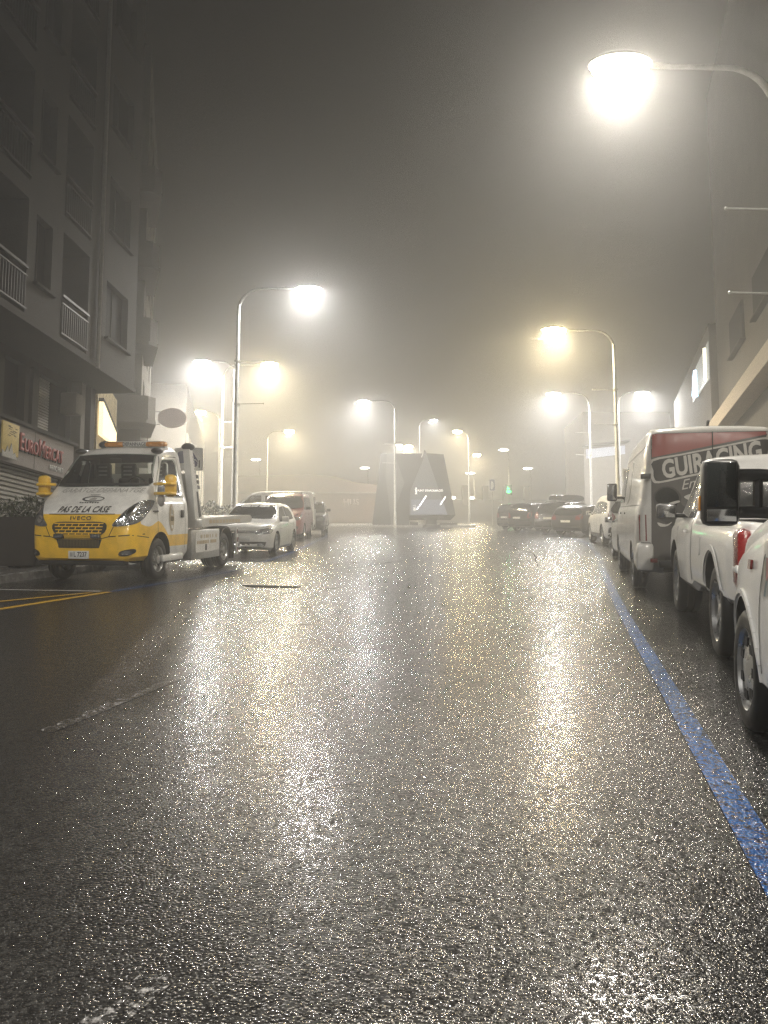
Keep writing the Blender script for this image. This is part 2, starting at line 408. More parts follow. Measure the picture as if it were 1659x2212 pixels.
def make_car(name, label, cat, mw, sp, group=None):
    """sp: L W H wb fo (front overhang) top (profile keys y, z) belt low paint windows ..."""
    t = thing(name, label, cat, mw, group)
    L, Wd, fo, wb, r = sp['L'], sp['W'], sp['fo'], sp['wb'], sp.get('r', .32)
    y1, y0 = fo, fo - L
    ex = sp.get('round', .28)
    wid = pchip([(y0, Wd / 2 * .80), (y0 + ex * .25, Wd / 2 * .91), (y0 + ex * 1.2, Wd / 2 * .985), (y0 + ex * 2.5, Wd / 2), (y1 - ex * 3, Wd / 2), (y1 - ex * 1.7, Wd / 2 * .975), (y1 - ex * .8, Wd / 2 * .90), (y1 - ex * .25, Wd / 2 * .76), (y1, Wd / 2 * .56)])
    top, belt = pchip(sp['top']), lin(sp['belt'])
    lo = sp.get('lo', .2)
    low = lin([(y0, lo + .16), (y0 + .25, lo), (y1 - .25, lo), (y1, lo + .1)])
    P = sp['paint']
    bm = body_shell(top, low, belt, wid, sp.get('tumble', .32), y0, y1)
    bvh = BVHTree.FromBMesh(bm)
    o = build('body', bm, [P, MWELL], t)
    if sp.get('arch', True): arches(o, Wd, (0, -wb), r, [P, MWELL])
    T = sp.get('glass', MTINT)
    for nm, view, poly in sp.get('patches', []):
        mt = {'windscreen': T, 'rear_window': T, 'headlight': MLAMPGL, 'tail_light': MTAIL, 'grille': MTRIM, 'bumper_trim': MTRIM, 'fog_light': MLAMPGL, 'skirt': MTRIM, 'chrome_strip': MCHROME}[nm]
        if nm in ('headlight', 'tail_light', 'fog_light'): pair(nm, bvh, view, poly, mt, t)
        else: patch(nm, bvh, view, poly, mt, t, off=.008 if nm == 'chrome_strip' else .006)
    for p in sp.get('side_windows', []): side('side_window', bvh, p, T, t)
    for p in sp.get('seams', []): side('door_seam', bvh, seam(p), MWELL, t, off=.002, depth=0)
    for y, z in sp.get('handles', []): side('door_handle', bvh, rrect(y - .09, z - .015, y + .09, z + .015, .012), sp.get('hmat', P), t, off=.025, depth=.02)
    if sp.get('skirt'):
        zz = sp['skirt']; side('side_skirt', bvh, [(-.48 * wb + .95, lo + .02), (-wb + .42, lo + .02), (-wb + .42, zz), (-.48 * wb + .95, zz)], MTRIM, t)
    for x in (-1, 1):
        for k, y in enumerate((0, -wb)): add_wheel(t, x * (Wd / 2 - sp.get('ww', .205) / 2 - .02), y, r, sp.get('ww', .205), sp.get('rim', 'five'))
    if sp.get('mirror'):
        my, mz = sp['mirror']
        for s in (-1, 1): mirror(t, s, wid(my) * .94, my, mz, m=sp.get('mmat', P))
    if sp.get('plate_f'): plate(t, *sp['plate_f'])
    if sp.get('plate_r'): plate(t, *sp['plate_r'])
    if sp.get('rails'):
        a, b, z, x = sp['rails']
        for s in (-1, 1):
            bm = NB(); tube(bm, [(s * x, a, z - .05), (s * x, a - .08, z + .03), (s * x, (a + b) / 2, z + .045), (s * x, b + .08, z + .03), (s * x, b, z - .05)], .018, 8); build('roof_rail', bm, MCHROME if sp.get('railc') else MTRIM, t)
    return t, bvh, wid
# ------------------------------------------------------------------ ground
def wet_asphalt(name='wet asphalt', paint_col=None, wear=.5):
    m, n, l, b = nodes_of(name)
    tc = n.new('ShaderNodeTexCoord')
    def tex(kind, sc, **k):
        t = n.new(kind); t.inputs['Scale'].default_value = sc
        for a, v in k.items(): t.inputs[a].default_value = v
        l.new(tc.outputs['Object'], t.inputs['Vector']); return t
    def mr(src, a, bb, c, d):
        r = n.new('ShaderNodeMapRange'); l.new(src, r.inputs[0])
        for i, v in enumerate((a, bb, c, d)): r.inputs[i + 1].default_value = v
        return r.outputs[0]
    def mth(op, a, bb):
        x = n.new('ShaderNodeMath'); x.operation = op
        for k, v in enumerate((a, bb)):
            if isinstance(v, (int, float)): x.inputs[k].default_value = v
            else: l.new(v, x.inputs[k])
        return x.outputs[0]
    big = tex('ShaderNodeTexNoise', .35, Detail=5, Roughness=.6)
    mid = tex('ShaderNodeTexNoise', 7, Detail=5, Roughness=.6)
    stones = tex('ShaderNodeTexVoronoi', 90)
    grit = tex('ShaderNodeTexNoise', 210, Detail=3)
    wob = tex('ShaderNodeTexNoise', 34, Detail=4, Roughness=.7)
    col = n.new('ShaderNodeMix'); col.data_type = 'RGBA'; l.new(mr(grit.outputs[0], .35, .7, 0, 1), col.inputs[0])
    col.inputs[6].default_value = (.005, .005, .005, 1); col.inputs[7].default_value = (.016, .015, .014, 1)
    sc_ = n.new('ShaderNodeSeparateColor'); l.new(stones.outputs['Color'], sc_.inputs[0])
    l.new(mth('MULTIPLY', mr(sc_.outputs[1], .15, .6, .10, 1.0), mr(mid.outputs[0], .35, .65, .6, 1.0)), b.inputs['Specular IOR Level'])
    l.new(mr(sc_.outputs[2], .0, 1.0, .10, .24), b.inputs['Roughness'])
    st = n.new('ShaderNodeMix'); st.data_type = 'RGBA'; l.new(mr(sc_.outputs[0], .40, 1, 0, 1), st.inputs[0]); l.new(col.outputs[2], st.inputs[6]); st.inputs[7].default_value = (.026, .0255, .024, 1)
    out = st.outputs[2]
    if paint_col:
        chip = tex('ShaderNodeTexNoise', 34, Detail=6, Roughness=.65); pm = n.new('ShaderNodeMix'); pm.data_type = 'RGBA'
        l.new(mr(chip.outputs[0], wear - .08, wear + .05, 0, 1), pm.inputs[0]); l.new(out, pm.inputs[6]); pm.inputs[7].default_value = (*paint_col, 1); out = pm.outputs[2]
    l.new(out, b.inputs['Base Color'])
    wet = mth('ADD', mth('MULTIPLY', big.outputs[0], .7), mth('MULTIPLY', mid.outputs[0], .3))
    
    b.inputs['IOR'].default_value = 1.66
    dome = mth('POWER', mr(stones.outputs['Distance'], 0, .65, 0, 1), 2.0)
    swell = tex('ShaderNodeTexNoise', 12, Detail=3, Roughness=.5)
    blot = mth('ADD', mth('MULTIPLY', wob.outputs[0], .6), mth('MULTIPLY', tex('ShaderNodeTexNoise', 60, Detail=2).outputs[0], .4))
    spec_src = blot
    h = mth('ADD', mth('ADD', mth('MULTIPLY', dome, -.0019), mth('MULTIPLY', grit.outputs[0], .0003)), mth('ADD', mth('MULTIPLY', wob.outputs[0], .0012), mth('MULTIPLY', swell.outputs[0], .0036)))
    bp = n.new('ShaderNodeBump'); bp.inputs['Distance'].default_value = 1.0
    l.new(mr(wet, .35, .7, .55, 1.0), bp.inputs['Strength']); l.new(h, bp.inputs['Height']); l.new(bp.outputs[0], b.inputs['Normal'])
    return m
def wet_line(name, c, wear=.5): return wet_asphalt(name, c, wear)
MROAD = wet_asphalt()
MPAVE = mat('wet paving', (.16, .155, .145), .22, noise=.3, nscale=6, bump=.4, bscale=90)
MKERB = mat('kerb stone', (.26, .25, .235), .25, noise=.3, nscale=9, bump=.3, bscale=50)
def struct(name, bm, m, smooth=False):
    bmesh.ops.transform(bm, matrix=ROAD, verts=bm.verts)
    o = build(name, bm, m, None, smooth); o['kind'] = 'structure'; return o
bm = NB(); xs = (-110, -40, -12, 0, 12, 40, 110); ys = (-14, 0, 12, 40, 80, 150, 260)
g = [[bm.verts.new((x, y, 0)) for x in xs] for y in ys]
for i in range(len(ys) - 1):
    for j in range(len(xs) - 1): bm.faces.new((g[i][j], g[i][j + 1], g[i + 1][j + 1], g[i + 1][j]))
struct('road', bm, MROAD)
def strip(name, pts, w, m, z=.004, kind=None):
    bm = NB(); vs = []
    for i, (x, y) in enumerate(pts):
        a = Vector(pts[max(i - 1, 0)]); b = Vector(pts[min(i + 1, len(pts) - 1)])
        d = (b - a).normalized(); nn = Vector((d.y, -d.x)); ww = w if not isinstance(w, (list, tuple)) else w[i]
        vs.append((bm.verts.new((x - nn.x * ww / 2, y - nn.y * ww / 2, z)), bm.verts.new((x + nn.x * ww / 2, y + nn.y * ww / 2, z))))
    for a, b in zip(vs, vs[1:]): bm.faces.new((a[0], a[1], b[1], b[0]))
    return struct(name, bm, m)
def curve(pts, n=5):
    ks = [(y, x) for x, y in pts]; f = pchip(ks); y0, y1 = pts[0][1], pts[-1][1]; k = n * (len(pts) - 1)
    return [(f(y0 + (y1 - y0) * i / k), y0 + (y1 - y0) * i / k) for i in range(k + 1)]
MBLUE = wet_line('blue road paint', (.004, .085, .30), .465); MYLINE = wet_line('yellow road paint', (.62, .36, .03), .34); MWLINE = wet_line('white road paint', (.55, .54, .52), .36)
MWORN = wet_line('worn white road paint', (.22, .215, .21), .60)
RB = [(.35, -1.5), (1.31, 2.62), (1.76, 4.51), (2.91, 9.41), (4.48, 15.7), (6.45, 23.5), (8.3, 33), (8.9, 42), (8.6, 50)]
strip('blue_parking_line', curve(RB), .125, MBLUE)
strip('blue_parking_line', curve([(-4.12, 11.55), (-3.60, 13.4), (-3.10, 15.6), (-2.75, 23), (-2.75, 34), (-3.4, 46)]), .11, MBLUE)
strip('yellow_line', [(-6.4, 6.2), (-4.74, 9.5), (-4.12, 11.52)], .13, MYLINE, .004)
strip('yellow_line', [(-6.6, 8.0), (-5.13, 10.28), (-4.34, 11.38)], .10, MYLINE, .008)
strip('white_line', [(-7.2, 11.9), (-5.9, 11.8), (-4.25, 11.55)], .09, MWLINE, .0125)
for a, b in (((-.70, 1.72), (-.58, 1.99)), ((-1.85, 4.2), (-1.30, 6.3)), ((-.85, 8.2), (-.30, 10.4)), ((.25, 13.2), (.9, 16.4)), ((1.5, 20), (2.0, 24))):
    strip('worn_lane_line', [a, ((a[0] + b[0]) / 2, (a[1] + b[1]) / 2), b], .10, MWORN, .0012)
for x0, y0, x1, y1 in ((4.35, 10.3, 6.2, 9.9), (6.0, 16.3, 8.0, 15.9), (2.5, 5.0, 4.0, 4.7)): strip('bay_line', [(x0, y0), (x1, y1)], .08, MWORN, .004)
MTAR = mat('tar seam', (.006, .006, .006), .85, spec=.1)
def crack(pts, w=.018):
    out = []
    for a, b in zip(pts, pts[1:]):
        for k in range(6):
            t = k / 6; out.append((a[0] + (b[0] - a[0]) * t + random.uniform(-.03, .03), a[1] + (b[1] - a[1]) * t + random.uniform(-.05, .05)))
    strip('road_crack', out, [random.uniform(.4, 1.4) * w for _ in out], MTAR, .004)
crack([(-2.9, 14.2), (-1.6, 15.4), (-.4, 17.0), (1.2, 21)]); crack([(-2.3, 9.9), (-1.3, 11.6), (-.2, 12.6)]); crack([(3.4, 17), (4.3, 22), (4.6, 30)])
bm = NB(); pts = [px(522, 1263, 12.5), px(556, 1262, 12.5), px(650, 1266, 12.3), px(642, 1269, 12.2), px(545, 1268, 12.25)]
prism(bm, [(p.x, p.y) for p in pts], 'z', .0045, .012); bmesh.ops.transform(bm, matrix=ROAD, verts=bm.verts)
tag(build('road_drain', bm, MTAR), 'dark drain slot set in the wet road', 'drain')
# pavements and kerbs
LK = [(-8.6, 3), (-7.0, 9.5), (-6.3, 13.5), (-5.0, 20), (-4.55, 27), (-4.9, 36), (-6.2, 48), (-8, 62)]
RK = [(2.7, -2), (3.65, 2.6), (4.15, 4.5), (5.3, 9.4), (6.45, 13.8), (8.9, 22.5), (11.6, 33), (12.6, 42), (12.8, 60)]
def pavement(pts, far, name):
    c = curve(pts, 4); bm = NB()
    for k in range(len(c) - 1):
        (x0, y0), (x1, y1) = c[k], c[k + 1]; s = .15 if far > 0 else -.15
        bm.faces.new([bm.verts.new(p) for p in ((x0 + s, y0, .128), (far, y0, .128), (far, y1, .128), (x1 + s, y1, .128))])
    struct(name + '_pavement', bm, MPAVE)
    bm = NB()
    for k in range(len(c) - 1):
        (x0, y0), (x1, y1) = c[k], c[k + 1]; s = .148 if far > 0 else -.148
        vs = [bm.verts.new(p) for p in ((x0, y0, -.02), (x1, y1, -.02), (x1, y1, .13), (x0, y0, .13), (x1 + s, y1, .134), (x0 + s, y0, .134))]
        bm.faces.new(vs[:4]); bm.faces.new((vs[3], vs[2], vs[4], vs[5]))
    struct(name + '_kerb', bm, MKERB)
pavement(LK, -60, 'left'); pavement(RK, 60, 'right')
bm = NB(); isl = smooth_poly([(-5.5, 61.2), (0, 60.6), (5.5, 60.8), (7.4, 62), (6.5, 70), (-6, 70), (-6.6, 63)], 4); prism(bm, isl, 'z', -.05, .15); struct('traffic_island', bm, MKERB)
# ------------------------------------------------------------------ street lamps
MLED = emit_mat('white lamp lens', (1.0, .97, .88), 130); MSOD = emit_mat('yellow lamp lens', (1.0, .80, .40), 150); MWRM = emit_mat('warm lamp lens', (1.0, .90, .68), 50); MLEDF = emit_mat('distant lamp lens', (1.0, .96, .86), 14)
GL = 'street lamps along the street'
def street_lamp(label, X, Y, Xp, col='led', L=9.0, arms=True, light=True, scale=1.0, base=True, power=1.0, rods=None):
    d = (L * math.cos(GRADE) - HC) * F / (CY - Y)
    P = wpx(X, Y, d); xp = (Xp - CX) / F * d
    B = Vector((xp, P.y, P.y * math.tan(GRADE))); top = P.z - B.z + .10; s = -1 if P.x < xp else 1; reach = abs(P.x - xp)
    t = thing('street_lamp', label, 'street lamp', Matrix.Translation(B), GL)
    bm = NB(); tube(bm, [(0, 0, -.1), (0, 0, 1.2), (0, 0, 1.22), (0, 0, top - .85)], [.105, .10, .085, .065], 12); box(bm, (0, 0, .14), (.34, .34, .04)); box(bm, (0, -.10, .75), (.10, .01, .35))
    build('pole', bm, MGALV, t)
    bm = NB(); pts = []
    for k in range(9):
        a = math.pi / 2 * k / 8; pts.append((s * .8 * (1 - math.cos(a)), 0, top - .85 + .8 * math.sin(a)))
    pts += [(s * (reach - .35), 0, top - .02)] if reach > 1.3 else []
    tube(bm, pts, [.063 - .002 * k for k in range(len(pts))], 10); build('arm', bm, MGALV, t)
    if rods or (arms and d < 60):
        for z in (6.45, 4.95):
            bm = NB(); tube(bm, [(s * .06, 0, z), (s * .92, 0, z + .02)], .016, 6); ellipsoid(bm, (s * .92, 0, z + .02), (.03, .03, .03), 8, 6); box(bm, (0, 0, z), (.2, .2, .08), bev=.02); build('banner_rod', bm, MGALV, t)
    hx, hz = s * reach, P.z - B.z; sod = col != 'led'
    w, dp, hh = (.50, .27, .19) if sod else (.46, .24, .09)
    w *= scale; dp *= scale; hh *= scale
    bm = NB(); vs = ellipsoid(bm, (hx, 0, hz + hh * .55), (w * 1.12, dp * 1.15, hh * .75 + .03), 20, 10)
    bmesh.ops.delete(bm, geom=[v for v in bm.verts if v.co.z < hz + hh * .35], context='VERTS'); tube(bm, [(hx - s * w * .9, 0, hz + hh * .6), (s * max(reach - w - .35, .2), 0, top - .02)], .05, 8)
    build('lamp_head', bm, MGALV, t)
    bm = NB(); ellipsoid(bm, (hx, 0, hz), (w, dp, hh), 14, 8)
    build('lamp_lens', bm, MWRM if col == 'warm' else MSOD if sod else (MLED if light else MLEDF), t)
    if light:
        ld = bpy.data.lights.new('bulb', 'AREA'); ld.energy = LAMP_POWER * power * (1.7 if d > 40 else 1.1) * (1.1 if sod else 1.0); ld.color = (1.0, .84, .55) if sod else (1.0, .97, .93)
        ld.color = (1.0, .93, .82) if col == 'warm' else ld.color; ld.shape = 'ELLIPSE'; ld.size = w * 2; ld.size_y = dp * 2.2; ld.spread = R(168)
        lo = bpy.data.objects.new('bulb', ld); COL.objects.link(lo); lo.parent = t; lo.location = (hx, 0, hz - hh - .015)
    return t
street_lamp('nearest street lamp, warm white, its curved arm reaching over the parked vans on the right', 1340, 152, 1668, 'warm', power=.46)
street_lamp('tall white street lamp rising behind the tow truck and the white hatchback', 665, 627, 516, power=.65)
street_lamp('yellow street lamp on the right above the white off-road car', 1197, 717, 1325, 'sodium')
street_lamp('white street lamp whose arm points left, just behind the tall pole by the tow truck', 437, 783, 508, L=9.6, arms=False)
street_lamp('yellow street lamp beside the tall pole on the left', 582, 790, 483, 'sodium', L=9.8, rods=True)
street_lamp('warm lamp low on the left beside the oval shop sign', 432, 892, 476, 'sodium', L=9.2, arms=False, power=.8)
street_lamp('small yellow street lamp above the red van', 625, 933, 578, 'sodium', L=9.2, arms=False, power=.8)
street_lamp('white street lamp standing in front of the kiosk', 785, 868, 853, L=9.7, rods=True)
street_lamp('white street lamp beyond the yellow one on the right', 1195, 852, 1272, L=9.0)
street_lamp('white street lamp turned away from the road, behind the right hand pole', 1387, 850, 1334, L=9.0, arms=False)
street_lamp('small white lamp low behind the right hand poles', 1310, 943, 1278, L=9.0, arms=False, power=.6, scale=.8)
street_lamp('bluish white lamp above and right of the kiosk top', 937, 908, 905, L=10, arms=False, power=.5, scale=.7)
street_lamp('round warm lamp right of the kiosk on a thin pole', 988, 933, 1012, 'sodium', L=9.2, arms=False, power=.6, scale=.9)
street_lamp('yellow lamp low to the right of the kiosk', 1030, 983, 1011, 'sodium', L=9.2, arms=False, power=.8, scale=1.1)
street_lamp('yellow lamp glowing behind the roof of the kiosk', 883, 965, 870, 'sodium', L=9.2, arms=False, power=.6)
street_lamp('white lamp behind the left part of the kiosk roof', 862, 962, 900, L=9.2, arms=False, power=.4, scale=.8)
def assumed_lamp_behind(x, d):
    P = gnd(x, d); n = Vector((x, d)); t = street_lamp('assumed unseen street lamp on the right behind the viewpoint', 1340, 152, 1668, 'warm', power=2.8); t.location = P  # assumed lamp out of view, added at raised power to light the truck front
assumed_lamp_behind(6.0, -6.5)
assumed_lamp_left = street_lamp('assumed unseen street lamp on the left pavement beside the viewpoint', 665, 627, 516, power=.75); assumed_lamp_left.location = gnd(-8.1, .5)  # also assumed and unseen, added for light on truck front and right-hand vehicles
for lab, X, Y, Xp, dd in (('tiny far lamp right of the kiosk', 1088, 972, 1098, 10), ('tiny far lamp above the row of dark cars', 1140, 1012, 1146, 8), ('tiny far lamp left of the red van', 553, 993, 562, 9), ('tiny far lamp beside the kiosk wall', 1016, 1022, 1024, 7),
                          ('faint far lamp over the low hall, left one', 788, 1011, 795, 8), ('faint far lamp over the low hall, next to the kiosk', 932, 1011 - 5, 940, 8), ('faint far lamp over the low hall, middle one', 842, 1011, 850, 8)):
    street_lamp(lab, X, Y, Xp, L=dd, arms=False, light=False, scale=1.6)
# ------------------------------------------------------------------ the tow truck
def two_tone():
    m, n, l, b = nodes_of('yellow over white truck paint')
    tc = n.new('ShaderNodeTexCoord'); sp = n.new('ShaderNodeSeparateXYZ'); l.new(tc.outputs['Object'], sp.inputs[0])
    def mth(op, a, bb):
        x = n.new('ShaderNodeMath'); x.operation = op
        for k, v in enumerate((a, bb)):
            if isinstance(v, (int, float)): x.inputs[k].default_value = v
            elif v is not None: l.new(v, x.inputs[k])
        return x.outputs[0]
    y, z = sp.outputs[1], sp.outputs[2]
    hump = mth('MULTIPLY', mth('COSINE', mth('MULTIPLY', y, 7.0), None), .05)
    flank = mth('MAXIMUM', mth('ADD', mth('ADD', mth('MULTIPLY', mth('MINIMUM', y, .1), .42), .93), hump), .76)
    lim = mth('ADD', mth('MULTIPLY', mth('GREATER_THAN', y, .66), .30), flank)
    lim = mth('MINIMUM', lim, 1.125)
    up = mth('LESS_THAN', z, lim)
    door = mth('MULTIPLY', mth('LESS_THAN', y, -.30), mth('LESS_THAN', z, .56))
    fac = mth('SUBTRACT', up, door)
    t = n.new('ShaderNodeTexNoise'); t.inputs['Scale'].default_value = 5; t.inputs['Detail'].default_value = 7; l.new(tc.outputs['Object'], t.inputs['Vector'])
    mx = n.new('ShaderNodeMix'); mx.data_type = 'RGBA'; l.new(fac, mx.inputs[0]); mx.inputs[6].default_value = (.78, .77, .73, 1); mx.inputs[7].default_value = (.86, .52, .025, 1)
    r = n.new('ShaderNodeMapRange'); r.inputs[1].default_value = .35; r.inputs[2].default_value = .7; r.inputs[3].default_value = .82; r.inputs[4].default_value = 1.05; l.new(t.outputs[0], r.inputs[0])
    m2 = n.new('ShaderNodeMix'); m2.data_type = 'RGBA'; m2.blend_type = 'MULTIPLY'; m2.inputs[0].default_value = 1; l.new(mx.outputs[2], m2.inputs[6]); l.new(r.outputs[0], m2.inputs[7])
    l.new(m2.outputs[2], b.inputs['Base Color']); b.inputs['Roughness'].default_value = .35; b.inputs['Coat Weight'].default_value = .7; b.inputs['Coat Roughness'].default_value = .08
    return m
MTWO = two_tone()
MYEL = paint('yellow paint', (.86, .52, .025), .35)
MOLIVE = mat('dirty grille slats', (.10, .075, .02), .6)
MTAN = mat('faded tan lettering', (.42, .34, .22), .6)
MGREYTXT = mat('grey outline lettering', (.30, .29, .27), .5)
MSEAT = mat('dark seat cloth', (.02, .02, .022), .9)
def tow_truck():
    t = thing('tow_truck', 'yellow and white flatbed tow truck with an amber light bar on its cab roof', 'tow truck', on_road(-4.92, 13.69, 188) @ Matrix.Diagonal((1, 1, 1.035, 1)))
    wid = pchip([(-1.25, .985), (-1.1, 1.0), (.1, 1.0), (.45, .985), (.68, .945), (.83, .88), (.91, .80), (.95, .70)])
    top = pchip([(.95, .70), (.94, .88), (.91, 1.04), (.84, 1.13), (.55, 1.34), (.22, 1.555), (.14, 1.625), (-.36, 2.16), (-.47, 2.235), (-.75, 2.30), (-1.1, 2.335), (-1.25, 2.30)])
    low = lin([(.95, .42), (.88, .37), (.5, .36), (-1.25, .33)])
    belt = lin([(.95, .66), (.84, 1.02), (.4, 1.2), (.1, 1.36), (-1.25, 1.37)])
    bm = body_shell(top, low, belt, wid, .175, -1.25, .95, crown=.045, rr=.15, step=.05)
    bvh = BVHTree.FromBMesh(bm)
    mats = [MTWO, MWELL]
    o = build('cab', bm, mats, t)
    ws = smooth_poly([(-.86, 1.60), (0, 1.585), (.86, 1.60), (.82, 1.85), (.755, 2.13), (.70, 2.165), (0, 2.19), (-.70, 2.165), (-.755, 2.13), (-.82, 1.85)], 4)
    sw = [(.06, 1.42), (-.06, 1.62), (-.33, 2.02), (-.42, 2.09), (-.92, 2.12), (-1.0, 2.06), (-1.03, 1.42)]
    def sc(p, k):
        cx = sum(a for a, _ in p) / len(p); cz = sum(b for _, b in p) / len(p)
        return [(cx + (a - cx) * k, cz + (b - cz) * k) for a, b in p]
    bm = NB(); prism(bm, [(.02, 1.30), (-.05, 1.50), (-.45, 2.08), (-.6, 2.17), (-1.17, 2.20), (-1.17, .8), (.02, .8)], 'x', -.78, .78, 1); boolean_cut(o, bm, mats)
    bm = NB(); prism(bm, sc(ws, .96), 'y', -.5, .9, 1); boolean_cut(o, bm, mats)
    for s in (-1, 1):
        bm = NB(); prism(bm, sc(sw, .92), 'x', s * .7, s * 1.3, 1); boolean_cut(o, bm, mats)
    bm = NB(); prism(bm, rrect(-.62, 1.5, .62, 2.08, .06), 'y', -1.5, -1.1, 1); boolean_cut(o, bm, mats)
    arches(o, 2.0, (0,), .36, mats, depth=.40, gap=.085)
    patch('windscreen', bvh, 'front', ws, MGLASS, t, off=.005, depth=0)
    side('side_window', bvh, sw, MGLASS, t, depth=0)
    patch('screen_surround', bvh, 'front', [(-.84, 1.60), (.84, 1.60), (.835, 1.65), (-.835, 1.65)], MTRIM, t, off=.012)
    # lower bumper split, grille, lights
    pair('headlight', bvh, 'front', smooth_poly([(.585, .935), (.66, 1.06), (.78, 1.24), (.90, 1.35), (.955, 1.34), (.968, 1.18), (.945, 1.03), (.86, .955)], 5), MLAMPGL, t, off=.012, step=.06)
    for u, z, q in ((.72, 1.045, .062), (.84, 1.17, .070)):
        pair('headlight_reflector', bvh, 'front', [(u + q * .8 * math.cos(a), z + q * math.sin(a)) for a in [k * math.pi / 10 for k in range(20)]], MCHROME, t, off=.020, step=.04, depth=.004)
    g = patch('grille', bvh, 'front', smooth_poly([(-.45, .985), (0, 1.0), (.45, .985), (.40, .80), (0, .785), (-.40, .80)], 4), MINK, t, off=.01, step=.08)
    rows = [.975, .925, .875, .825, .79]; bars = []
    for k, z in enumerate(rows):
        h = .435 - (.985 - z) * .22
        bars.append([(-h, z - .008), (h, z - .008), (h, z + .008), (-h, z + .008)])
        if k < 4:
            for q in range(-3, 4):
                u = q * .118 + (.059 if k % 2 else 0)
                if abs(u) < h - .02: bars.append([(u - .012, z - .043), (u + .002, z - .043), (u + .016, z - .008), (u + .002, z - .008)])
    patch('grille_slats', bvh, 'front', bars, MYEL, g, off=.022, step=.2, depth=.008)
    lg = patch('lower_grille', bvh, 'front', [(-.40, .725), (.40, .725), (.35, .585), (-.35, .585)], MINK, t, off=.008)
    patch('lower_grille_slats', bvh, 'front', [[(u, .595), (u + .012, .595), (u + .012, .715), (u, .715)] for u in [-.36 + .026 * k for k in range(28)]], MOLIVE, lg, off=.014, step=.3, depth=.006)
    for u in (-.345, .305):
        bm = NB(); box(bm, (-u, .985, .775), (.17, .05, .075), bev=.012); a = build('work_light', bm, MINK, t)
        bm = NB(); box(bm, (-u, 1.012, .775), (.145, .008, .052), bev=.003); build('lens', bm, MLAMPGL, a)
    pair('fog_light', bvh, 'front', smooth_poly([(.70, .47), (.72, .53), (.84, .565), (.90, .56), (.89, .50), (.80, .455)], 4), MINK, t, off=.012)
    pair('fog_lens', bvh, 'front', rrect(.745, .48, .86, .535, .025), MLAMPGL, t, off=.02)
    for s in (1, -1):
        patch('panel_seam', bvh, 'front', [[(s * a, b) for a, b in q] for q in seam([(.97, .80), (.80, .785), (.52, .765)], .008) + seam([(.52, .765), (.60, .93)], .006) + seam([(.42, .74), (.52, .765)], .006)], MWELL, t, off=.004, depth=0)
    patch('panel_seam', bvh, 'front', seam([(-.585, 1.125), (.585, 1.125)], .006) + seam([(-.42, .74), (.42, .74)], .006), MWELL, t, off=.005, depth=0)
    side('door_seam', bvh, seam([(.10, .62), (.14, 1.36)], .005) + seam([(.14, 1.36), (-.02, 1.68), (-.37, 2.13), (-1.04, 2.16)], .006) + seam([(-1.06, 2.16), (-1.08, .5)], .005) + seam([(.97, .80), (.45, .74)], .006), MWELL, t, off=.003, depth=0)
    side('side_trim', bvh, rrect(.10, 1.16, .28, 1.185, .01), MTRIM, t, off=.01)
    # lettering
    text_on('front_lettering', bvh, 'front', 'PAS DE LA CASE', .138, (0, 1.195), MINK, t, shear=.25, bold=.003, sx=.83, space=1.10)
    text_on('badge_lettering', bvh, 'front', 'IVECO', .085, (.02, 1.058), MCHROME, t, bold=.001, sx=1.35, space=1.22, off=.016)
    text_on('bonnet_lettering', bvh, 'front', 'GARATGE DEPANATGE', .105, (.06, 1.515), MGREYTXT, t, shear=.3, sx=1.35)
    el = [(.04 + .20 * math.cos(a), 1.375 + .045 * math.sin(a)) for a in [k * math.pi / 14 for k in range(28)]]
    e2 = [(.055 + .165 * math.cos(a), 1.372 + .030 * math.sin(a)) for a in [k * math.pi / 14 for k in range(28)]]
    em = patch('bonnet_emblem', bvh, 'front', el, MINK, t, off=.007, depth=0)
    patch('emblem_oval', bvh, 'front', e2, MPLATE, em, off=.010, depth=0)
    patch('emblem_shape', bvh, 'front', [[(-.02, 1.35), (.10, 1.35), (.11, 1.385), (.05, 1.398), (.0, 1.375)]], MGREYTXT, em, off=.013, depth=0)
    patch('emblem_strokes', bvh, 'front', [rrect(-.02 + k * .045, 1.30 + .004 * (k % 2), .012 + k * .045, 1.318 + .004 * (k % 2), .004) for k in range(-3, 5)] + [rrect(-.06, 1.435, .12, 1.445, .004)], MINK, em, off=.009, depth=0)
    oval = [(-.46 + .105 * math.cos(a), 1.06 + .24 * math.sin(a)) for a in [k * math.pi / 14 for k in range(28)]]
    d = patch('door_emblem', bvh, 'left', [(-y, z) for y, z in oval], MTAN, t, off=.005, depth=0)
    patch('emblem_shape', bvh, 'left', [[(.41, 1.10), (.52, 1.10), (.50, 1.24), (.45, 1.25)], [(.42, .93), (.51, .93), (.49, .87), (.43, .87)]], MPLATE, d, off=.008, depth=0)
    patch('emblem_figure', bvh, 'left', [[(.435, 1.12), (.46, 1.12), (.465, 1.22), (.45, 1.22)], [(.48, 1.11), (.50, 1.11), (.50, 1.19), (.49, 1.2)], rrect(.39, 1.0, .53, 1.08, .02)], MOLIVE, d, off=.010, depth=0)
    # plate with crest
    p = plate(t, .965, .475, 1, None, .36, .125)
    bm = NB(); box(bm, (.125, .975, .48), (.055, .004, .07), bev=.002); build('plate_crest', bm, MGREYTXT, p)
    mwp = Matrix.Translation((-.03, .9745, .478)) @ Matrix(((-1, 0, 0, 0), (0, 0, 1, 0), (0, 1, 0, 0), (0, 0, 0, 1)))
    flat_text('plate_lettering', 'L 7237', .105, MINK, p, mwp, depth=0, bold=.003, sx=.8)
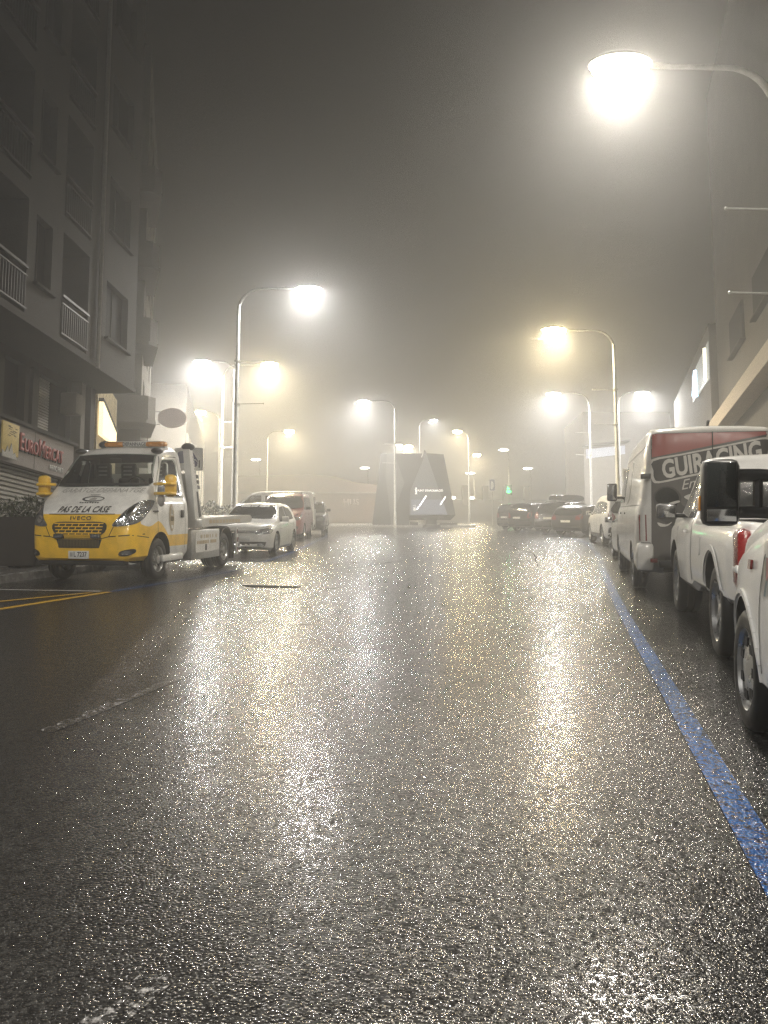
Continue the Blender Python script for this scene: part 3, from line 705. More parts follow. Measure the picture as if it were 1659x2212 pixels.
    # mirrors: yellow, on two bars
    for s in (-1, 1):
        mx_ = 1.235 if s < 0 else 1.13
        bm = NB(); box(bm, (s * mx_, .12, 1.60), (.20, .15, .38), bev=.06)
        mo = build('wing_mirror', bm, MYEL, t)
        bm = NB(); box(bm, (s * mx_, .042, 1.62), (.16, .008, .30), bev=.003); build('mirror_glass', bm, MCHROME, mo)
        bm = NB()
        for z in (1.47, 1.63): tube(bm, [(s * .93, .10, z), (s * 1.05, .235, z), (s * (mx_ + .065), .235, z), (s * (mx_ + .11), .16, z)], .026, 8)
        build('mirror_bar', bm, MYEL, mo)
        bm = NB(); ellipsoid(bm, (s * 1.06, .12, 1.36), (.07, .06, .11)); build('mirror_foot', bm, MGREYTXT, mo)
        bm = NB(); box(bm, (s * 1.012, -.93, 1.13), (.03, .12, .14), bev=.012); build('door_handle', bm, MINK, t)
        bm = NB(); ellipsoid(bm, (s * .735, -.43, 2.235), (.10, .15, .055)); build('marker_lamp', bm, MINK, t)
        bm = NB(); box(bm, (s * .95, -.55, .36), (.10, .9, .12), bev=.03); build('side_step', bm, MWHITE, t)
    # roof gear
    bm = NB(); box(bm, (-.20, -.70, 2.375), (.46, .16, .085), bev=.02); lb = build('light_bar', bm, MPLATE, t)
    for c in (.205, -.605):
        bm = NB(); box(bm, (c, -.70, 2.375), (.38, .18, .095), bev=.04); build('amber_lens', bm, MAMBER, lb)
        for q in (-.1, .1):
            bm = NB(); ellipsoid(bm, (c + q, -.64, 2.375), (.05, .055, .035)); build('lens', bm, MAMBER, lb)
    mw = Matrix.Translation((-.20, -.618, 2.375)) @ Matrix(((-1, 0, 0, 0), (0, 0, 1, 0), (0, 1, 0, 0), (0, 0, 0, 1)))
    flat_text('bar_lettering', 'DEPANNAGE', .085, MINK, lb, mw, depth=0, bold=.002, sx=.92)
    bm = NB(); box(bm, (-.20, -.72, 2.325), (1.15, .10, .03)); build('bar_mount', bm, MALU, lb)
    bm = NB(); box(bm, (-.05, -1.0, 2.44), (1.1, .25, .025), bev=.008); build('roof_deflector', bm, MWHITE, t)
    for x, y, z in ((.56, -1.0, 2.40), (-.93, -1.40, 2.38)):
        bm = NB(); ellipsoid(bm, (x, y, z), (.13, .13, .075)); tube(bm, [(x, y, z - .14), (x, y, z)], .035, 8); build('beacon', bm, MINK, t)
    # seats behind the glass
    for x in (-.55, .05, .55):
        bm = NB(); box(bm, (x, -.92, 1.48), (.40, .12, .62), bev=.05); st = build('seat', bm, MSEAT, t)
        bm = NB(); box(bm, (x, -.92, 1.90), (.30, .09, .30), bev=.04); build('headrest', bm, MSEAT, st)
        bm = NB()
        for z in (1.84, 1.91, 1.98): box(bm, (x, -.868, z), (.17, .012, .026), bev=.005)
        build('headrest_slot_light', bm, MGREYTXT, st)  # pale solid bars stand in for light seen through the headrest slots
    bm = NB(); box(bm, (0, .02, 1.45), (1.5, .3, .22), bev=.06); build('dashboard', bm, MSEAT, t)
    bm = NB(); box(bm, (0, -.30, 2.06), (.22, .03, .09), bev=.02); build('rear_view_mirror', bm, MINK, t)
    bm = NB(); tube(bm, [(-.45 + .18 * math.cos(a), -.25 + .05 * math.sin(a), 1.60 + .17 * math.sin(a)) for a in [k * math.pi / 8 for k in range(17)]], .016, 8); build('steering_wheel', bm, MINK, t)
    # headboard posts, deck, boxes
    for s in (-1, 1):
        bm = NB(); prism(bm, [(-1.30, 2.33), (-1.46, 2.33), (-2.02, 1.0), (-1.62, 1.0)], 'x', s * .99, s * .86)
        hp = build('headboard_post', bm, MWHITE, t, ang=20)
        bm = NB(); prism(bm, [(-1.672, 1.55), (-1.73, 1.55), (-1.92, 1.08), (-1.80, 1.05)], 'x', s * .985, s * .996); build('post_slot', bm, MINK, hp)
        bm = NB()
        for q in range(3):
            z = 1.60 + .1 * q; yy = -1.34 - (2.33 - z) * .40
            prism(bm, [(yy - .10, z), (yy - .22, z), (yy - .20, z + .07), (yy - .08, z + .07)], 'x', s * .985, s * .994)
        build('post_sticker', bm, MINK, hp)
        bm = NB()
        for q in range(6):
            z = 1.90 + .055 * q; yy = -1.36 - (2.33 - z) * .40
            prism(bm, [(yy - .06, z), (yy - .11, z), (yy - .10, z + .035), (yy - .05, z + .035)], 'x', s * .985, s * .994)
        build('post_lettering', bm, MGREYTXT, hp)
    bm = NB(); box(bm, (0, -1.72, 1.45), (1.66, .04, .9)); build('headboard_panel', bm, MDIRTY, t)
    bm = NB(); prism(bm, [(-1.62, .86), (-1.62, 1.03), (-5.05, 1.09), (-5.17, 1.04), (-5.17, .98), (-5.05, .92), (-1.62, .86)][:-1], 'x', -1.0, 1.0)
    dk = build('deck', bm, MDIRTY, t, ang=20)
    bm = NB()
    for q in range(10): prism(bm, [(-2.35 - q * .2, .93), (-2.5 - q * .2, .935), (-2.5 - q * .2, 1.005), (-2.35 - q * .2, 1.0)], 'x', -1.0, -1.004)
    build('deck_lettering', bm, MTAN, dk)
    bm = NB(); box(bm, (-.93, -1.78, .94), (.16, .30, .16), bev=.01); build('deck_corner', bm, MALU, t)
    for s in (-1, 1):
        bm = NB(); box(bm, (s * .80, -2.18, .535), (.40, 1.54, .57), bev=.015); tb = build('tool_box', bm, MALU, t)
        bm = NB(); box(bm, (s * 1.002, -2.24, .575), (.006, 1.28, .38)); build('tool_box_door', bm, MWHITE, tb)
        if s < 0:
            bm = NB()
            for row, z in enumerate((.685, .575)):
                y = -1.70
                while y > -2.78:
                    w = random.uniform(.03, .07)
                    if random.random() > .2: box(bm, (-1.007, y, z), (.004, w, .065))
                    y -= w + .02
            build('tool_box_lettering', bm, MTAN, tb)
            bm = NB(); box(bm, (-1.008, -2.15, .47), (.008, .075, .12), bev=.003); build('box_latch', bm, MINK, tb)
        bm = NB(); prism(bm, [(-3.40 + .46 * math.cos(a), .40 + .46 * math.sin(a)) for a in [math.pi * k / 12 for k in range(13)]] + [(-3.40 - .43 * math.cos(a), .40 + .43 * math.sin(a)) for a in [math.pi * k / 12 for k in range(13)]], 'x', s * .62, s * .99)
        build('mudguard', bm, MTRIM, t)
        bm = NB(); box(bm, (s * .8, -3.92, .40), (.36, .02, .50)); build('mudflap', bm, MTRIM, t)
        bm = NB(); box(bm, (s * .97, -4.15, .53), (.03, .10, .60), bev=.004); ms = build('marker_strip', bm, MPLATE, t)
        bm = NB()
        for z in (.33, .55, .73): box(bm, (s * .988, -4.15, z), (.006, .06, .10))
        build('strip_blocks', bm, MTAIL, ms)
        bm = NB(); box(bm, (s * .35, -3.1, .62), (.12, 3.9, .16)); build('chassis_rail', bm, MTRIM, t)
    bm = NB(); box(bm, (0, -4.62, .62), (1.5, .12, .14)); box(bm, (0, -4.5, .40), (.5, .9, .2), bev=.04); tube(bm, [(-.75, -4.9, .42), (-.75, -4.5, .36), (.75, -4.5, .36), (.75, -4.9, .42)], .05, 8)
    for s in (-1, 1): tube(bm, [(s * .7, -4.4, .7), (s * .72, -4.6, .35), (s * .72, -5.2, .36)], .045, 8)
    build('wheel_lift', bm, MSTEEL, t)
    bm = NB(); box(bm, (0, .78, .36), (1.5, .2, .12), bev=.03); box(bm, (0, 0, .40), (1.3, .25, .2), bev=.05); build('front_subframe', bm, MTRIM, t)
    for s in (-1, 1):
        add_wheel(t, s * .86, 0, .36, .20, 'truck', steer=0)
        add_wheel(t, s * .84, -3.40, .36, .20, 'truck'); add_wheel(t, s * .60, -3.40, .36, .20, 'truck')
tow_truck()
# ------------------------------------------------------------------ the other vehicles
def place(wx, wd, heading, lx, ly):
    """matrix that puts the local point (lx, ly) of a vehicle at street position (wx, wd)"""
    h = R(heading); rx, ry = math.cos(h), -math.sin(h); fx, fy = math.sin(h), math.cos(h)
    return on_road(wx - lx * rx - ly * fx, wd - lx * ry - ly * fy, heading)
def hatch(name, label, mw, P, group=None, **k):
    sp = dict(L=3.97, W=1.68, fo=.80, wb=2.47, r=.31, paint=P, round=.30, tumble=.36, lo=.18,
        top=[(.80, .52), (.78, .70), (.70, .80), (.5, .86), (-.30, 1.0), (-.42, 1.05), (-1.02, 1.40), (-1.3, 1.445), (-1.7, 1.455), (-2.5, 1.40), (-2.78, 1.30), (-3.05, .98), (-3.13, .90), (-3.17, .75)],
        belt=[(.8, .50), (.5, .74), (-.3, .90), (-3.17, .97)],
        patches=[('windscreen', 'front', smooth_poly([(-.68, 1.03), (0, 1.02), (.68, 1.03), (.57, 1.36), (.5, 1.395), (0, 1.41), (-.5, 1.395), (-.57, 1.36)], 4)),
                 ('rear_window', 'rear', rrect(-.52, 1.02, .52, 1.32, .06)),
                 ('headlight', 'front', smooth_poly([(.40, .615), (.42, .70), (.60, .755), (.76, .77), (.79, .70), (.74, .62), (.55, .595)], 4)),
                 ('grille', 'front', rrect(-.42, .635, .42, .70, .02)), ('bumper_trim', 'front', smooth_poly([(-.60, .40), (0, .405), (.60, .40), (.66, .36), (.55, .25), (0, .245), (-.55, .25), (-.66, .36)], 4)),
                 ('fog_light', 'front', smooth_poly([(.46, .29), (.47, .355), (.60, .36), (.58, .30)], 4)),
                 ('chrome_strip', 'front', rrect(-.42, .66, .42, .675, .004)),
                 ('tail_light', 'rear', smooth_poly([(.50, .78), (.52, .92), (.66, .98), (.76, .96), (.76, .82), (.64, .77)], 4)), ('skirt', 'rear', rrect(-.6, .25, .6, .36, .04))],
        side_windows=[[(-.50, .965), (-.62, 1.06), (-1.06, 1.34), (-1.5, 1.37), (-1.5, .965)], [(-1.58, .965), (-1.58, 1.37), (-2.2, 1.33), (-2.48, 1.20), (-2.52, 1.0)]],
        seams=[[(-.30, .30), (-.34, .92)], [(-1.54, .30), (-1.54, .95)], [(-2.30, .62), (-2.42, .95)]], handles=[(-1.38, .85), (-2.3, .86)], mirror=(-.55, 1.0), plate_f=(.815, .50, 1, None), plate_r=(-3.18, .62, -1, None))
    sp.update(k)
    return make_car(name, label, 'car', mw, sp, group)
def suv(name, label, mw, P, group=None, cat='car', **k):
    sp = dict(L=4.6, W=1.86, fo=.88, wb=2.70, r=.36, ww=.235, paint=P, round=.30, tumble=.26, lo=.26,
        top=[(.88, .62), (.86, .88), (.78, .98), (.5, 1.05), (-.25, 1.14), (-.38, 1.19), (-.98, 1.64), (-1.25, 1.72), (-1.8, 1.75), (-3.1, 1.70), (-3.35, 1.60), (-3.58, 1.14), (-3.68, 1.05), (-3.72, .7)],
        belt=[(.88, .6), (.6, .92), (-.3, 1.08), (-3.72, 1.14)],
        patches=[('windscreen', 'front', smooth_poly([(-.74, 1.2), (.74, 1.2), (.66, 1.58), (.58, 1.64), (-.58, 1.64), (-.66, 1.58)], 4)),
                 ('rear_window', 'rear', smooth_poly([(-.68, 1.16), (.68, 1.16), (.60, 1.52), (.5, 1.58), (-.5, 1.58), (-.60, 1.52)], 4)),
                 ('headlight', 'front', smooth_poly([(.48, .76), (.50, .88), (.72, .92), (.86, .90), (.84, .78), (.66, .74)], 4)),
                 ('grille', 'front', rrect(-.42, .70, .42, .90, .04)), ('bumper_trim', 'front', rrect(-.7, .36, .7, .52, .06)),
                 ('tail_light', 'rear', smooth_poly([(.60, .86), (.62, 1.05), (.76, 1.20), (.84, 1.18), (.84, .92), (.74, .84)], 4)), ('skirt', 'rear', rrect(-.84, .30, .84, .66, .06))],
        side_windows=[[(-.48, 1.14), (-.60, 1.24), (-1.05, 1.56), (-1.62, 1.60), (-1.62, 1.14)], [(-1.70, 1.14), (-1.70, 1.60), (-2.42, 1.58), (-2.48, 1.14)], [(-2.58, 1.15), (-2.54, 1.57), (-3.05, 1.53), (-3.25, 1.36), (-3.28, 1.16)]],
        seams=[[(-.28, .4), (-.34, 1.08)], [(-1.66, .4), (-1.66, 1.12)], [(-2.3, .8), (-2.5, 1.12)]], handles=[(-1.5, 1.0), (-2.32, 1.02)], mirror=(-.55, 1.16), plate_f=(.895, .62, 1, None), plate_r=(-3.735, .86, -1, None), rails=(-1.1, -3.0, 1.74, .62), skirt=.42)
    sp.update(k)
    return make_car(name, label, cat, mw, sp, group)
GP = 'cars and vans parked along the street'
# left side
polo, bvh, _ = hatch('parked_car', 'small white hatchback parked nose first behind the tow truck', place(-2.96, 21.3, 184, -.82, 0), MWHITE, GP)
text_on('plate_lettering', bvh, 'front', '828', .10, (-.10, .50), MINK, polo, off=.03)
van_spec = dict(L=4.85, W=1.92, fo=.92, wb=3.0, r=.34, paint=MRED, round=.34, tumble=.20, lo=.24, ww=.22,
    top=[(.92, .60), (.90, .90), (.80, 1.05), (.55, 1.15), (-.05, 1.30), (-.16, 1.36), (-.80, 1.88), (-1.05, 1.98), (-1.5, 2.03), (-3.5, 2.05), (-3.80, 2.0), (-3.90, 1.8), (-3.93, .8)],
    belt=[(.92, .58), (.6, 1.0), (-.1, 1.22), (-3.93, 1.25)],
    patches=[('windscreen', 'front', smooth_poly([(-.80, 1.38), (.80, 1.38), (.72, 1.80), (.64, 1.90), (-.64, 1.90), (-.72, 1.80)], 4)), ('rear_window', 'rear', rrect(-.7, 1.25, .7, 1.8, .08)),
             ('headlight', 'front', smooth_poly([(.52, .86), (.56, 1.0), (.74, 1.14), (.87, 1.17), (.88, 1.0), (.80, .88), (.64, .84)], 4)),
             ('grille', 'front', smooth_poly([(-.50, .82), (0, .84), (.50, .82), (.46, .52), (.34, .44), (0, .42), (-.34, .44), (-.46, .52)], 4)),
             ('chrome_strip', 'front', [seam([(.52, .86), (.47, .52), (.34, .42), (-.34, .42), (-.47, .52), (-.52, .86)], .022)][0]), ('fog_light', 'front', rrect(.62, .48, .76, .60, .05)),
             ('tail_light', 'rear', rrect(.74, .85, .88, 1.5, .05)), ('bumper_trim', 'rear', rrect(-.8, .3, .8, .55, .05))],
    side_windows=[[(-.24, 1.30), (-.36, 1.44), (-.86, 1.84), (-1.36, 1.86), (-1.36, 1.30)], [(-1.55, 1.32), (-1.55, 1.86), (-2.5, 1.86), (-2.5, 1.32)], [(-2.65, 1.32), (-2.65, 1.86), (-3.6, 1.84), (-3.62, 1.34)]],
    seams=[[(-.12, .4), (-.18, 1.28)], [(-1.45, .4), (-1.45, 1.9)], [(-2.58, .5), (-2.58, 1.9)]], handles=[(-1.3, 1.1), (-1.62, 1.1)], mirror=(-.38, 1.38), mmat=MTRIM, plate_f=(.94, .62, 1, None, .5, .11), rails=(-1.3, -3.4, 2.06, .66))
make_car('parked_van', 'dark red passenger van parked behind the white hatchback', 'van', place(-3.45, 33.4, 180.5, -.94, 0), van_spec, GP)
s2 = dict(van_spec); s2.update(paint=MSILV, rim='cap', plate_f=None, top=[(y, z * 1.08) for y, z in van_spec['top']], belt=[(y, z * 1.06) for y, z in van_spec['belt']], rails=None,
    patches=[(a, b, [(u, v * 1.08) for u, v in p]) for a, b, p in van_spec['patches'] if a in ('windscreen', 'headlight', 'rear_window', 'bumper_trim', 'grille')], side_windows=[[(y, z * 1.08) for y, z in p] for p in van_spec['side_windows']])
make_car('parked_van', 'silver van parked side on behind the lamp post and the red van', 'van', place(-7.35, 38.2, 268, 0, 0), s2, GP)
s3 = dict(spare=1)
ox, bvh, _ = suv('off_road_car', 'dark off-road car half hidden behind the red van', place(-3.0, 39.6, 178, -.90, 0), MGREY, GP, rim='steel', mirror=(-.5, 1.3))
bm = NB(); tube(bm, [(-.70, .95, .55), (-1.05, 1.0, .52), (-1.12, 1.0, .62)], .03, 8); build('tow_hook', bm, MSTEEL, ox)
# right side, far to near
for i, (wx, wd, hd, P, fn, lab, kw) in enumerate((
        (8.65, 45.0, 46, MBLACK, suv, 'black car second from the far end of the dark row on the right', dict(L=4.4, wb=2.55, rails=None)),
        (9.45, 41.0, 46, MBLACK, suv, 'black estate car with a long roof box on its roof', dict(L=4.7)),
        (9.6, 37.2, 44, MGREY, suv, 'dark hatchback with red tail lights beside the white off-road car', dict(L=4.3, wb=2.5, rails=None, top=[(.88, .6), (.86, .82), (.78, .90), (.5, .96), (-.25, 1.04), (-.38, 1.08), (-1.05, 1.46), (-1.35, 1.53), (-1.8, 1.55), (-2.6, 1.50), (-3.0, 1.36), (-3.26, 1.06), (-3.38, .98), (-3.42, .7)], belt=[(.88, .58), (.6, .86), (-.3, 1.0), (-3.42, 1.02)],
             patches=[('windscreen', 'front', smooth_poly([(-.72, 1.1), (.72, 1.1), (.62, 1.44), (-.62, 1.44)], 4)), ('rear_window', 'rear', smooth_poly([(-.66, 1.06), (.66, 1.06), (.54, 1.38), (-.54, 1.38)], 4)),
                      ('headlight', 'front', smooth_poly([(.48, .70), (.50, .82), (.72, .86), (.86, .84), (.84, .72)], 4)), ('tail_light', 'rear', smooth_poly([(.56, .82), (.58, .98), (.74, 1.08), (.84, 1.04), (.84, .86)], 4)), ('skirt', 'rear', rrect(-.8, .3, .8, .5, .05))],
             side_windows=[[(-.48, 1.04), (-.60, 1.12), (-1.1, 1.40), (-1.62, 1.43), (-1.62, 1.04)], [(-1.70, 1.04), (-1.70, 1.43), (-2.4, 1.38), (-2.7, 1.2), (-2.72, 1.06)]], plate_r=(-3.435, .74, -1, None))))):
    c, bvh, _ = fn('parked_car', lab, place(wx, wd, hd, .93, -kw.get('L', 4.6) + .9), P, GP, **kw)
    if i == 1:   # the long box on its roof
        bm = NB()
        prism(bm, smooth_poly([(-.75, 1.86), (-.55, 1.84), (-2.7, 1.84), (-2.95, 1.90), (-2.9, 2.06), (-2.6, 2.14), (-1.1, 2.12), (-.72, 2.0)], 4), 'x', -.42, .42)
        M = c.matrix_world.copy()
        rb = build('roof_box', bm, MBLACK); rb.matrix_world = M
        tag(rb, 'long black roof box on the middle dark car', 'roof box')
suv('parked_car', 'black car farthest up the row on the right, nearest the kiosk', place(8.6, 49.5, 48, .93, -3.5), MBLACK, GP, L=4.4, wb=2.55, rails=None)
wsuv, bvh, _ = suv('off_road_car', 'white off-road car with dark bumpers facing up the street', place(7.93, 28.1, 6, -.93, -2.7), MWHITE, GP, L=4.6, rim='six',
    top=[(y, z * 1.04) for y, z in [(.88, .62), (.86, .88), (.78, .98), (.5, 1.05), (-.25, 1.14), (-.38, 1.19), (-.98, 1.64), (-1.25, 1.72), (-1.8, 1.75), (-3.2, 1.72), (-3.45, 1.62), (-3.62, 1.14), (-3.70, 1.05), (-3.72, .7)]])
hatch('parked_car', 'pale silver car mostly hidden in front of the sponsored van', place(6.05, 20.5, 12, -.84, 0), MSILV, GP)
# ---- the high van with the racing graphics
cv = dict(L=5.75, W=2.02, fo=1.0, wb=3.66, r=.345, ww=.22, paint=MDIRTY, round=.16, tumble=.125, lo=.30, rim='cap',
    top=[(1.0, .62), (.98, .95), (.85, 1.12), (.55, 1.25), (.1, 1.42), (.0, 1.50), (-.62, 2.14), (-.95, 2.32), (-1.4, 2.38), (-3, 2.42), (-4.5, 2.42), (-4.66, 2.40), (-4.72, 2.34), (-4.745, 2.24), (-4.75, 2.1)],
    belt=[(1.0, .6), (.7, 1.0), (.0, 1.28), (-4.75, 1.30)],
    patches=[('windscreen', 'front', smooth_poly([(-.86, 1.5), (.86, 1.5), (.78, 2.05), (-.78, 2.05)], 4)), ('headlight', 'front', smooth_poly([(.56, .9), (.6, 1.05), (.82, 1.2), (.9, 1.18), (.88, .95)], 4)), ('grille', 'front', rrect(-.5, .75, .5, 1.0, .05)),
             ('tail_light', 'rear', [(.86, .78), (.955, .78), (.97, 1.16), (.87, 1.16)]), ('bumper_trim', 'rear', rrect(-.62, .32, .62, .56, .04))],
    side_windows=[[(.0, 1.38), (-.12, 1.52), (-.62, 2.02), (-1.15, 2.05), (-1.2, 1.38)]],
    seams=[[(.08, .45), (.06, 1.34)], [(-1.3, .4), (-1.3, 2.1)], [(-2.5, .5), (-2.5, 2.1)], [(-.1, 1.30), (-4.6, 1.30)], [(-.6, 2.13), (-4.6, 2.16)]], handles=[(-1.15, 1.18), (-2.35, 1.18)], hmat=MTRIM)
CVM = place(3.95, 12.25, 13.8, -.99, -3.66)
crafter, bvh, wid = make_car('high_van', 'tall white van with racing graphics on its rear doors', 'van', CVM, cv, GP)
for s in (-1, 1):
    m_ = mirror(crafter, s, .97, -.15, 1.60, .20, .36)
    side('side_panel', bvh, smooth_poly([(-1.42, 1.40), (-1.42, 2.0), (-1.55, 2.08), (-2.35, 2.08), (-2.4, 1.95), (-2.4, 1.4)], 4), MDIRTY, crafter, both=False, off=.004)
    break
MGRPH = mat('grey graphic foil', (.065, .06, .055), .35, noise=.25, nscale=4)
MREDF = mat('red graphic foil', (.26, .045, .035), .35, noise=.1)
MDARKF = mat('black graphic foil', (.022, .020, .018), .35)
MPALEF = mat('pale graphic foil', (.50, .48, .44), .4, noise=.15)
patch('rear_doors', bvh, 'rear', rrect(-.80, .50, .80, 2.34, .08), MGRPH, crafter, off=.006)
patch('red_field', bvh, 'rear', [(-.79, 1.99), (-.78, 2.33), (.72, 2.33), (.74, 2.29)], MREDF, crafter, off=.010, depth=.004)
bn = patch('banner_border', bvh, 'rear', smooth_poly([(-.80, 1.96), (-.4, 2.035), (.4, 2.19), (.72, 2.25), (.79, 2.20), (.77, 2.0), (.72, 1.92), (.2, 1.80), (-.30, 1.70), (-.70, 1.615), (-.79, 1.66), (-.81, 1.8)], 3), MPALEF, crafter, off=.013, depth=.004)
patch('banner', bvh, 'rear', smooth_poly([(-.77, 1.935), (-.4, 2.01), (.4, 2.165), (.70, 2.22), (.76, 2.18), (.74, 2.02), (.69, 1.945), (.2, 1.83), (-.30, 1.73), (-.68, 1.645), (-.76, 1.69), (-.77, 1.8)], 3), MDARKF, bn, off=.016, depth=.003)
text_on('banner_lettering', bvh, 'rear', 'GUIRACING', .36, (-.005, 1.925), MPALEF, bn, off=.021, bold=.012, sx=.69, rot=11.5, shear=.12)
text_on('banner_lettering', bvh, 'rear', 'Endu', .20, (-.22, 1.615), MPALEF, bn, off=.021, sx=1.0, rot=12, shear=.45)
patch('door_gap', bvh, 'rear', seam([(0.02, .5), (0.02, 2.34)], .006), MWELL, crafter, off=.024, depth=0)
# printed rider figure: helmet, shoulders, arm, knee
patch('printed_figure', bvh, 'rear', [smooth_poly([(-.76, 1.30), (-.77, 1.45), (-.66, 1.56), (-.50, 1.55), (-.40, 1.44), (-.38, 1.30), (-.15, 1.22), (.25, 1.36), (.3, 1.1), (.2, .8), (-.28, .72), (-.42, .82), (-.50, .98), (-.72, 1.12)], 4)], MDARKF, crafter, off=.010, depth=0)
patch('printed_helmet', bvh, 'rear', smooth_poly([(-.74, 1.36), (-.73, 1.48), (-.62, 1.55), (-.50, 1.52), (-.43, 1.42), (-.46, 1.30), (-.58, 1.27)], 4), MTINT, crafter, off=.014, depth=0)
for q in [smooth_poly([(-.55, 1.305), (-.56, 1.33), (-.44, 1.365), (-.42, 1.34)], 4), smooth_poly([(-.72, 1.05), (-.6, 1.02), (-.52, 1.06), (-.58, 1.0), (-.68, .99)], 3), smooth_poly([(-.45, .74), (-.34, .86), (-.20, .80), (-.25, .68), (-.42, .66)], 4), smooth_poly([(-.36, 1.42), (-.2, 1.47), (-.1, 1.40), (-.25, 1.36)], 4)]: patch('printed_highlight', bvh, 'rear', q, MPALEF, crafter, off=.016, depth=0)
patch('printed_numeral', bvh, 'rear', None, MINK, crafter, off=.02, bm=text_bm('2', .13, at=(-.32, .76), rot=15, shear=.3), depth=0)
plate(crafter, -4.775, .66, -1, None)
for s in (-1, 1):
    bm = NB(); box(bm, (s * .885, -4.66, .55), (.25, .30, .42), bev=.07); build('bumper_corner', bm, MDIRTY, crafter)
    bm = NB(); box(bm, (s * .80, -4.80, .50), (.16, .012, .06), bev=.004); build('reflector', bm, MTAIL, crafter)
    bm = NB(); box(bm, (s * .88, -4.755, 1.72), (.14, .03, .08), bev=.01); box(bm, (s * .88, -4.755, .72), (.14, .03, .08), bev=.01); build('door_hinge', bm, MTRIM, crafter)
bm = NB(); box(bm, (0, -4.76, .45), (1.4, .18, .10), bev=.02); build('rear_step', bm, MTRIM, crafter)
bm = NB(); tube(bm, [(0, -4.45, 2.44), (0, -4.55, 2.52)], .02, 6); build('roof_aerial', bm, MTRIM, crafter)
# ---- the pickup
pk_cab = dict(L=2.62, W=1.84, fo=.95, wb=3.05, r=.385, ww=.27, paint=MWHITE, round=.20, tumble=.24, lo=.38, arch=False, rim='six',
    top=[(.95, .72), (.93, .98), (.82, 1.08), (.5, 1.13), (-.25, 1.19), (-.36, 1.23), (-.92, 1.68), (-1.15, 1.76), (-1.3, 1.77), (-1.52, 1.73), (-1.58, 1.60), (-1.66, 1.15), (-1.67, .9)],
    belt=[(.95, .7), (.6, 1.0), (-.3, 1.10), (-1.67, 1.12)],
    patches=[('windscreen', 'front', smooth_poly([(-.74, 1.24), (.74, 1.24), (.64, 1.64), (-.64, 1.64)], 4)), ('rear_window', 'rear', rrect(-.62, 1.20, .62, 1.60, .10)), ('headlight', 'front', smooth_poly([(.52, .8), (.55, .98), (.8, 1.02), (.88, .95), (.82, .8)], 4)), ('grille', 'front', rrect(-.45, .75, .45, 1.0, .04))],
    side_windows=[[(-.44, 1.14), (-.56, 1.24), (-1.0, 1.60), (-1.38, 1.63), (-1.46, 1.14)]], seams=[[(-.32, .5), (-.36, 1.12)], [(-1.44, .5), (-1.46, 1.12)]], handles=[(-1.30, 1.0)], hmat=MCHROME, mirror=None)
PKM = place(2.74, 6.42, 15, -.92, -3.05)
pick, bvh, wid = make_car('pickup_truck', 'white pickup truck with chrome rear wheel rims beside the blue line', 'pickup', PKM, pk_cab, GP)
pbody = [c for c in pick.children if c.name.startswith('body')][0]
arches(pbody, 1.84, (0,), .385, [MWHITE, MWELL], gap=.08)
widb = pchip([(-4.15, .78), (-4.10, .86), (-3.95, .915), (-3.6, .93), (-1.72, .93)])
bm = body_shell(pchip([(-4.15, 1.08), (-4.1, 1.12), (-3.9, 1.13), (-1.72, 1.13)]), lin([(-4.15, .55), (-3.9, .50), (-1.72, .46)]), lambda y: 1.07, widb, .2, -4.15, -1.71, crown=0, rr=.05, step=.06)
bvb = BVHTree.FromBMesh(bm)
bed = build('cargo_bed', bm, [MWHITE, MWELL], pick)
arches(bed, 1.86, (-3.05,), .385, [MWHITE, MWELL], gap=.085)
bm = NB(); prism(bm, rrect(-.76, -4.05, .76, -1.8, .05), 'z', .62, 1.5, 1); boolean_cut(bed, bm, [MWHITE, MTRIM])
for s in (-1, 1):
    bm = NB(); box(bm, (s * .868, -4.075, .87), (.115, .17, .43), bev=.055); tl_ = build('tail_light', bm, MTAIL, pick)
    bm = NB(); box(bm, (s * .870, -4.079, .80), (.119, .170, .07), bev=.03); build('reversing_lens', bm, MPLATE, tl_)
side('wheel_flare', bvb, [p for p in seam([(-3.05 + .50 * math.cos(a), .405 + .50 * math.sin(a)) for a in [math.pi * k / 16 for k in range(17)]], .022)], MWHITE, pick, off=.012)
side('fuel_flap', bvb, rrect(-2.35, .80, -2.15, .98, .03), MWHITE, pick, off=.005)
bm = NB(); box(bm, (0, -4.22, .56), (1.7, .16, .16), bev=.04); build('rear_bumper', bm, MCHROME, pick)
plate(pick, -4.165, .80, -1, None)
for s in (-1, 1): mirror(pick, s, .89, -.50, 1.21, .215, .17, m=MINK)
bm = NB(); box(bm, (0, -1.69, .72), (1.5, .05, .55)); build('bed_gap', bm, MWELL, pick)
bm = NB(); box(bm, (0, -1.5, .44), (1.3, 4.6, .14), bev=.03); build('chassis', bm, MTRIM, pick)
bm = NB(); tube(bm, [(-.70, -1.62, 1.14), (-.64, -1.68, 1.55), (.64, -1.68, 1.55), (.70, -1.62, 1.14)], .025, 8); build('rear_frame', bm, MCHROME, pick)
